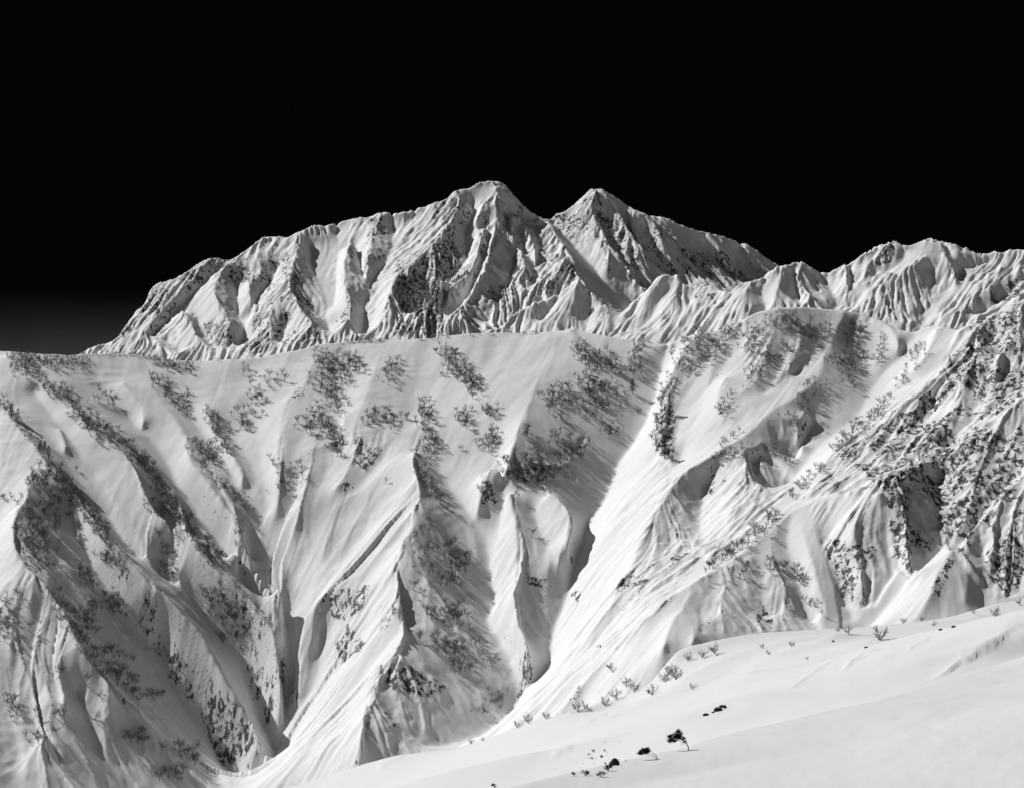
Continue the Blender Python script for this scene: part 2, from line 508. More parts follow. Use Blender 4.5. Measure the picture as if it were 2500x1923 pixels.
# ------------------------------------------------------------------ the nearer ridge behind the dome
def back_ridge():
    base = Tps([(1411, 674, 2500), (1350, 815, 2430), (1530, 770, 2440), (1640, 665, 2460), (1500, 830, 2380), (1720, 700, 2430), (1650, 830, 2330), (1850, 640, 2430), (1960, 640, 2450),
                (2030, 655, 2440), (2190, 585, 2470), (2260, 583, 2470), (2400, 620, 2440), (2500, 612, 2430), (1900, 780, 2320), (2200, 810, 2280), (2500, 800, 2250),
                (1200, 850, 2400), (1300, 950, 2250), (2000, 1000, 2150), (2500, 1000, 2130)])
    f = Field(-0.05, 0.31, 620, np.linspace(2150, 2720, 260))
    R = [
        (10, 3, '1570,230 1560,340 1480,400 1400,460 1300,490 1220,540 1180,640'), (-12, 3, '1600,420 1620,520 1590,600 1540,700'), (12, 3, '1660,225 1690,330 1750,420 1755,470'), (-14, 3, '1960,360 1800,420 1760,500 1650,580 1570,680 1540,760'),
        (10, 3, '800,360 765,440 775,500 830,580 820,660'), (-12, 3, '880,400 960,500 1000,600 980,680'), (9, 3, '1060,350 1075,440 1080,510'), (-8, 3, '1100,380 1090,520 1040,600'),
        (9, 3, '690,380 650,480 620,560 640,650'), (-8, 3, '740,420 760,520 790,640'), (9, 3, '480,460 440,540 400,600 350,660'), (-8, 3, '560,440 540,560 560,650'), (8, 3, '270,620 250,680 290,800'),
        (8, 3, '1240,510 1240,600 1320,640 1320,720'), (-7, 3, '1140,500 1120,620'), (10, 3, '2184,400 2080,440 1980,520 1900,570 1820,640 1700,720'), (-10, 3, '2184,480 2080,560 1980,640 1880,700'), (9, 3, '2184,540 2060,640'),
        (10, 2, '1570,710 1560,800 1530,880 1500,960 1480,1040'), (-8, 2, '1500,810 1420,900 1330,1000'), (7, 2, '1300,880 1270,960 1240,1040'), (-8, 2, '1640,840 1640,960 1620,1050'), (8, 2, '1720,900 1700,1000 1640,1060'),
        (9, 2, '2080,740 2000,850 1900,960 1760,1050'), (-8, 2, '2120,800 2060,920 1960,1040'), (8, 2, '2184,830 2100,960 2060,1060'),
        (-9, 3, '1400,240 1440,330 1380,400 1280,430 1160,500'), (7, 3, '1340,240 1260,320 1200,380'), (-8, 3, '60,560 130,640 260,640'),
    ]
    for h, c, p in R:
        a = pix(c, p)
        f.curve(a, base(a) - prot(h, len(a), 0.8), 1.6)
    s1 = np.vstack([pix(2, '900,1100 1000,1060 1120,1000 1150,960 1300,880 1400,850 1480,800 1570,705 1600,750 1700,850 1790,930 1830,965 1850,945 1900,890 2000,800 2080,730 2150,700'),
                    pix(3, '0,440 60,500 150,512 180,505 250,530 330,575 350,570 400,500 460,460 560,430 650,390 750,360 800,353 850,385 950,405 1000,385 1100,335 1200,280 1280,245 1340,233 1390,213 1430,250 1470,260 1560,213 1660,218 1740,245 1880,290 1930,315 2000,300 2050,305 2100,283 2184,285 2300,270 2500,300')])
    us, ys, zs = f.curve(s1, base(s1) - 2, 0.8)
    for dy, dz in ((25, 18), (80, 70), (180, 150)):
        f.add(us, ys + dy, zs - dz)
    a = pix(0, '1100,960 1500,960 2000,960 2700,960')
    f.curve(a, base(a))
    f.solve()
    f.Z = blur(f.Z, 1)
    sh = f.Z.shape
    sm = f.zone([(1, 3, '1480,230 1660,230 1680,380 1560,330 1380,450 1300,440'), (1, 3, '1760,470 1900,380 1800,520 1600,700 1540,700'), (0.8, 3, '330,560 640,430 760,420 700,600 450,640')], 6)
    rg = 1 - 0.8 * sm
    s1 = f.streak(noise(sh, 125, 300), 5, 1.2)
    f.Z = f.Z + rg * 1.6 * (0.5 - np.abs(s1))
    s2 = f.streak(noise(sh, 180, 320), 4, 1.0)
    f.Z = f.Z + rg * 0.9 * s2 + rg * 0.8 * noise(sh, 50, 90) + 2.2 * rg * noise(sh, 22, 40)
    gx, gy = f.grad()
    st = np.hypot(gx, gy)
    rz = f.zone([(0.8, 3, '1340,215 1460,260 1400,340 1250,430 1240,350'), (0.7, 3, '2184,420 2184,640 1900,620 2000,520'), (0.5, 3, '100,530 320,560 280,620 80,600'), (0.6, 3, '1030,560 1120,560 1100,640 1030,640'), (0.6, 3, '1680,240 1760,260 1760,460 1700,420'), (0.6, 2, '1600,900 1800,900 1780,1000 1600,1020')], 6)
    rock = 0.06 + 0.55 * rz + 0.4 * np.clip(st - 1.1, 0, 1) + 0.1 * noise(sh, 60, 100) * rg - 0.4 * sm
    o = f.mesh('mountain_ridge', M_BACK, rock)
    tag(o, 'fluted snow ridge standing between the snow dome and the twin peaks', 'ridge', None, 'structure')
    return f


# ------------------------------------------------------------------ the tree dotted slope, the couloir and the cliffs on the right
MID_BASE = Tps([(0, 865, 1445), (250, 870, 1445), (480, 868, 1445), (700, 850, 1430), (950, 828, 1425), (1200, 812, 1410), (1420, 806, 1390), (1590, 840, 1360),
                (0, 1150, 1295), (0, 1500, 1150), (0, 1923, 1020), (300, 1300, 1258), (300, 1700, 1130), (600, 1500, 1215), (640, 1840, 1140), (700, 1700, 1170),
                (700, 1150, 1290), (1000, 1100, 1290), (1020, 1400, 1180), (950, 1800, 1025), (1200, 1000, 1310), (1300, 1250, 1210), (1280, 1500, 1135), (1250, 1740, 1062),
                (1600, 950, 1310), (1500, 1300, 1168), (1450, 1600, 1052), (1400, 1720, 1000),
                (1800, 1000, 1250), (1900, 755, 1345), (2150, 780, 1340), (2120, 900, 1300), (1900, 1150, 1180), (2100, 1050, 1215),
                (2500, 735, 1300), (2300, 900, 1248), (2500, 1000, 1170), (2300, 1150, 1140), (2500, 1250, 1075), (2160, 1190, 1095), (2050, 1530, 1022), (2230, 1450, 1010), (2500, 1420, 1015),
                (1650, 1560, 978), (1850, 1540, 1008), (300, 2150, 980), (700, 2150, 1040), (1300, 2100, 880), (2300, 1900, 900)])


def mid_terrain():
    base = MID_BASE
    f = Field(-0.29, 0.30, 970, np.linspace(860, 1580, 770))
    R = [
        # the long ribs of the left slope and the troughs beside them
        ((6,9,10,10,11,11), 10, '25,50 90,110 170,170 260,240 330,320 400,375 460,430 520,500 560,580 620,660 700,720 760,800 850,890 940,980 1000,1060 1030,1120 1045,1200 1060,1310'),
        ((-2,-5,-8,-8,-6), 10, '340,130 440,250 560,370 620,450 670,540 730,610 800,690 860,780 920,870 980,960 1055,1080 1080,1150 1095,1260 1085,1330 1070,1420 1060,1480 1050,1560 1000,1620 940,1690'),
        ((0,1,6,9,9,11,13,13), 10, '-40,120 0,200 40,290 100,360 150,420 210,480 260,550 330,640 390,730 440,790 500,850 560,920 630,980 690,1040 760,1120 820,1220 870,1320 940,1420 1000,1530'),
        ((1,-3,-7,-8,-8,-9,-10,-10), 10, '70,260 130,320 220,410 270,500 350,590 420,660 470,750 530,830 600,890 690,960 770,1050 855,1150 905,1210 945,1300 975,1390 1015,1480 1030,1560'),
        ((5,10,10,9,8), 10, '180,470 120,530 100,590 60,640 50,720 60,800 110,860 160,930 230,1010 270,1100 310,1170 380,1270 450,1350 520,1410 560,1480 620,1560 700,1640 760,1710'),
        ((-6,-9,-10,-12,-12,-12), 10, '250,560 270,660 300,760 345,860 390,930 440,1010 480,1070 530,1120 590,1160 615,1210 640,1290 690,1370 750,1440 810,1530 880,1620 910,1690'),
        (-7, 10, '-60,300 -40,500 -10,650 -30,900 -30,1300 -30,1700'),
        (2.5, 10, '200,1250 235,1310 245,1390'), (3, 10, '165,1475 225,1500 240,1580 285,1690'), (-2, 10, '290,1320 330,1450 380,1580 420,1700'), (-3, 10, '150,1260 150,1380 120,1480 90,1600'), (2, 10, '250,845 290,930 330,1000'),
        (3, 10, '460,160 500,210 535,250 537,310'), (2.5, 10, '225,330 243,400'), (1.8, 10, '410,550 450,620 510,690 545,770 575,850 605,925'), (-1, 10, '570,620 640,750 665,860 690,940'), (-2, 10, '130,200 210,310 290,420 360,510'),
        ((3,6,6,7), 10, '560,165 610,230 660,300 700,370 715,450 770,510 830,580 890,640 925,730 980,800 1035,880 1055,950 1050,1040 1058,1100'),
        ((-1,-3,-4,-6), 10, '650,190 740,320 820,430 890,530 955,620 1005,700 1035,770 1085,860 1125,960 1112,1050 1105,1110 1115,1200'),
        (3, 10, '775,250 800,320 840,390 890,460 910,510'), (-2.5, 10, '850,320 905,410 960,500 985,570'),
        ((.5,1.6,2.2), 10, '1180,70 1160,120 1130,190 1080,225 1060,300 1045,400 1040,500 1042,600'), ((-.5,-.8,-1.6), 10, '1290,130 1230,200 1180,290 1130,380 1100,450 1110,560 1100,620'), (-3, 10, '930,100 950,250 970,400 990,520 1010,620'),
        (1.2, 10, '1290,280 1270,360 1170,400 1165,460 1130,520 1120,600 1110,690'), (-1.2, 10, '1230,470 1200,560 1160,660 1150,760'), (-2.5, 10, '1260,620 1220,760 1190,900 1160,1030 1130,1140'),
        (4, 10, '870,660 890,720 880,780'), (-3, 10, '930,690 940,790'), (2.5, 10, '1200,1000 1180,1100 1130,1200 1120,1330'), (-3, 10, '1205,1090 1190,1250 1150,1340'),
        # the middle of the slope
        ((1,3,8,12,12,7,4), 5, '1390,-50 1360,50 1310,200 1250,380 1190,520 1130,690 1105,760 1000,760 960,860 945,980'), (-4, 5, '1050,0 1000,300 1010,500 1060,680 1100,880 1120,980'),
        (5, 5, '310,130 250,280 190,430 150,560'), (-4, 5, '40,80 60,300 70,500 60,640'), (-3, 5, '620,0 560,250 520,480'),
        (3, 5, '200,500 165,620 130,740 60,870'), (-2.5, 5, '420,540 340,700 260,790 190,880 100,950'),
        (2.5, 5, '1520,-140 1560,-40 1600,60'), 
        ((-6,-18,-32,-38,-38,-34,-30,-30,-32,-34,-33,-32,-32,-28), 5, '2150,-60 2090,150 2040,380 1930,580 1800,760 1740,930 1640,1070 1600,1200 1540,1350 1520,1500 1460,1640 1410,1800 1400,1930 1330,2040 1230,2150 1170,2270 1050,2400 950,2450 800,2520'),
        ((7,12,16,18,18,20,22,24,24,24,22), 5, '560,630 530,710 560,830 570,940 520,1030 505,1140 440,1230 410,1400 430,1540 450,1680 480,1760 450,1880 440,1950 340,2050 280,2110 240,2250 210,2450 190,2600'),
        ((-5,-9,-14,-18,-22,-26,-30), 5, '620,640 760,860 880,1020 960,1150 1010,1290 1035,1450 1060,1610 1000,1700 1070,1840 1140,1930 1225,2070 1235,2140 1180,2240'),
        (7, 5, '1130,900 1170,1040 1190,1120 1185,1300 1180,1440 1165,1560 1180,1650 1200,1750 1260,1850'), (-7, 5, '1100,1000 1060,1180 1050,1350 1080,1500 1090,1620'),
        (5, 5, '1380,900 1500,990 1540,1060 1530,1120 1500,1210'), (-5, 5, '1280,1000 1330,1130 1380,1250 1460,1330'), (-3, 5, '280,1030 200,1200 60,1420 -100,1640'),
        (5, 5, '100,1440 30,1500 -90,1620 -150,1720 -180,1900'), (-34, 8, '620,1300 760,1280 900,1240 1050,1160'),
        # the snow dome, its spur and the basin
        ((1,1,1,1,2,5,6,6), 3, '390,740 520,680 690,645 900,648 1060,665 1200,700 1300,740 1370,800 1400,880'), (-10, 3, '1440,880 1400,960 1300,1060 1200,1200 1140,1340 1100,1420'),
        
        (2.5, 3, '1215,715 1200,800 1240,900 1240,1020'), (-2.5, 3, '1150,720 1110,860 1170,1000 1210,1080'), ((1,4), 3, '660,690 610,810 550,960 480,1120 400,1180'), ((0,-3), 3, '740,720 700,900 640,1050 560,1190'), ((1,4), 3, '810,780 760,900 700,1030'),
        ((0,-4), 3, '900,800 850,950 740,1080'), (5, 3, '320,1070 260,1200 300,1340'), (-6, 3, '420,760 330,960 200,1150 0,1400 -200,1700 -330,1900 -420,2080'), (6, 3, '150,790 60,900 -20,1050 -100,1180'), (-5, 3, '240,860 180,1000 60,1200 -80,1400'),
        (6, 3, '1640,770 1600,880 1560,960 1500,1010'), (-9, 3, '1480,810 1540,880 1460,1000 1350,1100 1250,1240'),
        
        
        # the spurs right of the couloir, the rock ridge and the fluted buttress
        ((3,5,9,12,15,16,16,16,15,14), 12, '1112,345 1075,430 1040,520 1000,620 920,690 830,740 740,820 640,890 550,945 480,985 440,1040 390,1110 350,1190 310,1270 280,1340 240,1400 200,1500 130,1610'),
        ((5,-3,-11,-13,-8), 12, '1060,640 1010,740 960,850 905,925 860,900'), ((11,4,-12,-16,-14), 12, '690,900 610,960 560,1060 550,1190 560,1290'),
        ((8,9,9,8), 12, '790,850 750,890 720,970 690,1080 660,1170'), ((-8,-14,-16,-16), 12, '1150,770 1010,880 945,965 900,1020 850,1060'),
        ((10,4,-4), 12, '960,740 930,820 945,880'), (4, 12, '470,560 430,650 405,760 400,880 440,950'), (-4, 12, '620,520 560,700 490,860 470,960'),
        ((7,9,12,12,12), 12, '1813,330 1700,390 1640,430 1590,500 1600,580 1530,620 1410,690 1300,750 1215,790 1090,885 1030,965'),
        ((6,8,10,13,15,16,16,16,15,14), 12, '1900,640 1813,705 1740,760 1680,820 1620,850 1540,890 1480,930 1400,950 1330,1000 1160,1045 1060,1065 1000,1090 920,1130 830,1200 740,1280 650,1340 560,1390 470,1450 380,1510 300,1600 240,1660'),
        ((10,-4,-14,-16,-14), 12, '1245,1055 1262,1130 1275,1220 1300,1330 1360,1385'), ((-8,-12,-14,-12,-8), 12, '1640,1150 1540,1250 1450,1320 1375,1390 1335,1440 1285,1500 1225,1580 1150,1640'), (-8, 12, '1813,960 1720,1060 1640,1150'),
        ((11,8,6,5,5), 12, '1400,960 1385,1040 1360,1130 1360,1250 1385,1370'), ((16,9,5,5), 12, '965,1110 950,1200 985,1330 1020,1450 1060,1580'), ((14,3,-1,-2), 12, '1040,1095 1050,1250 1090,1400 1140,1560'), ((16,9,5,5), 12, '850,1195 830,1300 870,1400 935,1580'), ((14,4,-2,-3), 12, '900,1155 890,1280 930,1420 980,1580'),
        ((14,4,-2), 12, '780,1265 770,1400 800,1560'), ((15,9,5), 12, '700,1318 650,1420 620,1560'), ((13,2,-4), 12, '640,1375 560,1500 520,1640'), ((14,7,3), 12, '560,1400 470,1520 400,1650'), ((15,11,8,6), 12, '1110,1065 1130,1160 1160,1300 1190,1430'),
        # the rock ridges on the right
        
        
        
        (11, 6, '2400,260 2184,390 2100,480 1980,560 1850,720 1760,830 1660,1000 1600,1150 1520,1290'), (8, 6, '1810,900 1830,1050 1820,1200'), (8, 6, '2184,520 2080,640 1990,800 1960,930'), (-4, 6, '1930,900 1950,1080 1930,1300'),
        (-8, 6, '1640,380 1660,550 1640,700 1700,800'), (8, 6, '1870,170 1900,350 1850,550 1800,700'),
        
        (9, 3, '2080,690 2140,760 2060,900 2000,1060'), (-9, 3, '1990,840 2060,1000 2000,1200'), (-10, 3, '1700,1020 1560,1080 1420,1150'),
        (6, 3, '1750,1080 1740,1200 1700,1350 1600,1500'), (-6, 3, '1650,1120 1600,1300 1480,1480'), (-9, 3, '1960,1080 1900,1300 1760,1480 1700,1560'),
    ]
    for h, c, p in R:
        a = pix(c, p)
        f.curve(a, base(a) - prot(h, len(a), 1.5 if c == 10 else 0.62 if a[:, 0].mean() > 2080 else 0.9), 0.5 if c == 10 else 1.2)
    crest = np.vstack([pix(0, '-200,845'), pix(1, '0,1170 150,1180 400,1197 560,1192 850,1195 1100,1225 1350,1230 1600,1210 1850,1170 2000,1130'),
                       pix(2, '0,1125 200,1100 420,1105 620,1095 900,1070 1130,1060 1400,1055 1500,1045 1620,1060 1750,1085 1950,1125 2050,1140')])
    cd = np.vstack([pix(3, '-200,850 -80,880 60,830 200,800 330,770 400,735 520,678 690,643 900,646 1060,663 1200,698 1300,738 1370,770 1480,798 1620,755 1780,785 1900,740 2000,690 2120,620 2300,540 2500,480')])
    for s in (crest, cd):
        us, ys, zs = f.curve(s, base(s) + 2, 0.5)
        for dy, dz in ((12, 3), (40, 22), (110, 95)):
            f.add(us, ys + dy, zs - dz)
    for p in ('-260,900 -260,1400 -260,1900 -260,2300', '0,2200 600,2150 1200,2050', '2900,620 2850,900 2850,1400 2850,1700', '1300,1950 1900,1800 2600,1700'):
        a = pix(0, p)
        f.curve(a, base(a))
    f.solve()
    f.Z = blur(f.Z, 3)
    w = blur(f.Z, 24)
    f.Z = f.Z + 0.6 * np.maximum(w - f.Z, 0) - 0.0 * np.maximum(f.Z - w, 0)     # drifted snow fills the hollows
    sh = f.Z.shape
    # where the snow is fluted, where rock shows
    fl = f.zone([(1.0, 3, '1780,790 2000,690 2184,600 2184,1542 1000,1542 1120,1440 1440,1200 1640,1090 1680,980'), (1.0, 6, '900,380 1300,0 2184,0 2184,1150 1960,1200 1700,800 1480,1040 1380,960 1320,520 1000,520 760,560'),
                 (0.8, 6, '580,60 860,60 760,290 640,240'), (0.9, 6, '120,350 560,220 760,440 420,820 210,940 160,900 0,1140 -60,700 0,420'), (0.7, 6, '850,580 1290,500 1380,1000 1250,1200 1050,1220 900,800'),
                 (0.5, 6, '150,1060 500,900 850,1000 900,1390 150,1400'), (0.8, 8, '1640,700 1880,480 2050,0 2184,0 2184,330 1900,620 1640,760'), (0.5, 8, '1440,700 1560,150 1750,200 1700,500 1600,640'),
                 (0.8, 8, '0,340 170,220 430,260 430,480 330,600 100,760 0,740'), (0.9, 8, '230,860 440,740 640,840 760,900 740,980 600,1240 300,1340 230,1200'), (0.7, 8, '0,1000 90,1020 200,1200 180,1400 0,1450'),
                 (0.9, 7, '1040,640 1350,850 1600,1100 1660,1240 1420,1440 1300,1300 1250,1100 1050,900'), (1.0, 7, '1530,700 1800,760 1790,960 1640,1200 1560,1000'), (0.8, 5, '1120,740 1500,700 1640,500 1500,800 1130,860'),
                 (0.7, 5, '130,580 360,520 420,640 240,780 140,720'), (0.4, 3, '420,720 700,700 940,760 820,1000 540,1190 420,960'), (0.8, 3, '-10,1060 -110,1200 -140,1560 -30,1600 10,1300'), (0.4, 3, '0,900 240,820 380,780 60,1120 -60,1200'), (0.6, 7, '1900,900 2184,760 2184,1540 1800,1400'), (0.35, 7, '700,600 1050,800 1300,1300 1500,1540 700,1540 500,1100'), (0.3, 8, '450,400 900,500 1150,900 1100,1150 650,1280 460,760')], 8)
    fl = np.maximum(fl, f.zone([(0.45, 5, '2100,650 2184,1000 1950,1500 1500,2350 1250,2250 1420,1850 1600,1300 1800,950')], 8))
    X_, Y_, Z_ = f.xyz()
    px_, py_ = to_pix(X_, Y_, Z_)
    low = np.clip((py_ - 1020) / 380, 0, 1) * np.clip((1560 - px_) / 150, 0, 1)
    sb = f.streak(noise(sh, 46, 60), 7, 1.0, 20)
    f.Z = f.Z + 3.0 * low * (0.5 - np.abs(sb))
    sb2 = f.streak(noise(sh, 110, 140), 7, 1.0, 10)
    f.Z = f.Z + (1.1 * low + 0.25) * (0.5 - np.abs(sb2)) * (1 - 0.5 * fl)
    fl = np.maximum(fl, 0.34 * low)
    s0 = f.streak(noise(sh, 150, 210), 7, 1.2, 16)
    f.Z = f.Z + fl * 1.45 * (0.6 - np.abs(s0))
    s1 = f.streak(noise(sh, 360, 470), 7, 1.0, 14)
    f.Z = f.Z + fl * 1.35 * (0.5 - np.abs(s1))
    s2 = f.streak(noise(sh, 330, 360), 4, 1.0, 4)
    f.Z = f.Z + fl * 0.36 * s2 + (1 - fl) * 0.05 * s2
    f.Z = f.Z + fl * (0.35 * noise(sh, 80, 90) + 0.16 * noise(sh, 330, 400))
    f.Z = f.Z + 0.5 * noise(sh, 26, 28) * (1 - 0.5 * fl) + 0.10 * noise(sh, 150, 150)
    f.Z = f.Z + (1 - fl) * 0.55 * noise(sh, 60, 64) * np.clip(noise(sh, 14, 14), 0, 1)
    rp = f.streak(noise(sh, 300, 300), 4, 1.0, 10, True)
    pa = np.clip(noise(sh, 40, 40) + 0.2, 0, 1.2) * np.clip((0.03 - f.u) / 0.08, 0, 1)[None]
    f.Z = f.Z + (1 - fl) * pa * 0.16 * np.maximum(rp, -0.3)
    rzl = [(0.8, 3, '1780,790 2000,690 2184,600 2184,1542 1300,1542 1440,1250 1640,1130'), (0.75, 3, '1640,1060 1750,960 1950,880 1960,960 1680,1080'), (1.0, 3, '1890,550 2184,560 2184,680 2080,640 1800,760'), (0.8, 6, '1000,280 1300,100 2184,0 2184,700 1700,800 1480,1040 1380,960 1320,520'),
                 (0.85, 6, '1220,270 1480,290 1450,350 1330,440 1200,330'), (0.8, 6, '1380,400 1560,600 1500,760 1380,700'), (0.95, 6, '1650,680 1760,680 1720,820 1650,800'),
                 (0.98, 6, '2184,600 2050,700 1950,880 1920,1000 2080,1160 2184,1160'), (0.9, 6, '1820,730 1580,1140 1660,1180 1720,1000 1880,780'), (0.6, 6, '600,40 860,20 760,200 640,180'),
                 (0.7, 6, '180,360 340,270 360,420 200,560'), (0.6, 6, '460,230 720,280 700,480 560,560'), (0.7, 6, '-60,700 140,830 140,980 -40,1000'), (0.75, 6, '900,800 1260,860 1240,1200 1060,1220'), (0.7, 6, '200,1000 130,1400 200,1430 300,1100'), (0.7, 6, '500,1150 620,1180 600,1380 500,1380'),
                 (0.9, 8, '1760,340 2060,0 2100,100 1900,420 1800,480'), (0.8, 8, '1520,280 1600,300 1560,440'), (0.85, 8, '1640,600 1720,600 1700,680'), (0.9, 8, '1430,1030 1500,840 1640,900 1560,1000'),
                 (0.8, 8, '0,350 160,250 300,250 200,470 40,480'), (1.0, 8, '310,540 440,330 440,440 370,560'), (1.0, 8, '40,660 120,560 260,640 60,780'), (0.7, 8, '330,800 450,740 620,830 760,900 640,960 500,960 380,900'), (0.75, 8, '320,1040 400,1080 470,1180 400,1160'),
                 (0.7, 8, '890,1050 1000,1020 1060,1120 900,1110'), (1.0, 5, '1100,740 1400,720 1440,840 1130,860'), (0.8, 5, '1600,150 1780,200 1780,330 1620,260'), (0.8, 5, '1700,450 1840,480 1840,560 1720,520'), (1.0, 5, '940,800 1000,770 1080,980 950,980'), (1.1, 8, '1240,190 1480,270 1480,320 1250,270'),
                 (1.0, 5, '150,560 240,520 400,580 240,780 140,700'), (0.8, 5, '60,860 140,820 180,880 90,910'), (0.85, 4, '1800,300 1900,230 1910,300 1820,350'), (0.85, 4, '1735,780 1830,830 1840,960 1740,960'), (0.8, 4, '1930,610 1990,700 1930,700'), (0.7, 4, '2060,560 2170,520 2170,700 2070,720'), (0.8, 4, '1470,1160 1550,1250 1470,1250'),
                 (0.8, 7, '740,190 800,160 870,250 760,240'), (0.7, 7, '1060,750 1200,760 1200,940 1060,860'), (0.75, 7, '1290,1020 1400,1120 1400,1420 1300,1200'), (0.7, 7, '1540,800 1700,900 1720,1180 1620,1160'), (0.9, 7, '2000,400 2184,260 2184,350 2080,420'), (0.75, 3, '-10,1060 -110,1200 -140,1560 -30,1600 10,1300'), (0.7, 3, '230,1060 320,1040 330,1330 230,1340'), (0.6, 3, '420,900 720,760 820,940 560,1180'), (0.5, 3, '1080,730 1180,740 1140,950 1070,930'), (0.5, 3, '1220,760 1320,860 1290,1020 1240,1000')]
    rz = f.zone([(v * 1.5 if v >= 0.68 else v, c_, p_) for v, c_, p_ in rzl], 4)
    rz = blur(rz, 6) * np.clip(0.8 + 0.45 * noise(sh, 70, 75), 0.15, 1.25)
    gx, gy = f.grad()
    st = np.hypot(gx, gy)
    rock = 0.10 + 0.14 * np.clip(fl - 0.2, 0, 1) + 0.32 * rz + 0.16 * np.clip(st - 1.2, 0, 1.5) * (fl > 0.1) + 0.09 * noise(sh, 90, 100) * (fl > 0.2) + 0.05 * np.clip(s0, -2, 2) * rz
    rock = np.minimum(rock + 0.05 * noise(sh, 160, 200) * (rz > 0.1), 0.52)
    o = f.mesh('hillside', M_SLOPE, rock)
    tag(o, 'steep ribbed snow hillside with gullies and fluted rocky cliffs', 'hillside', None, 'structure')
    return f


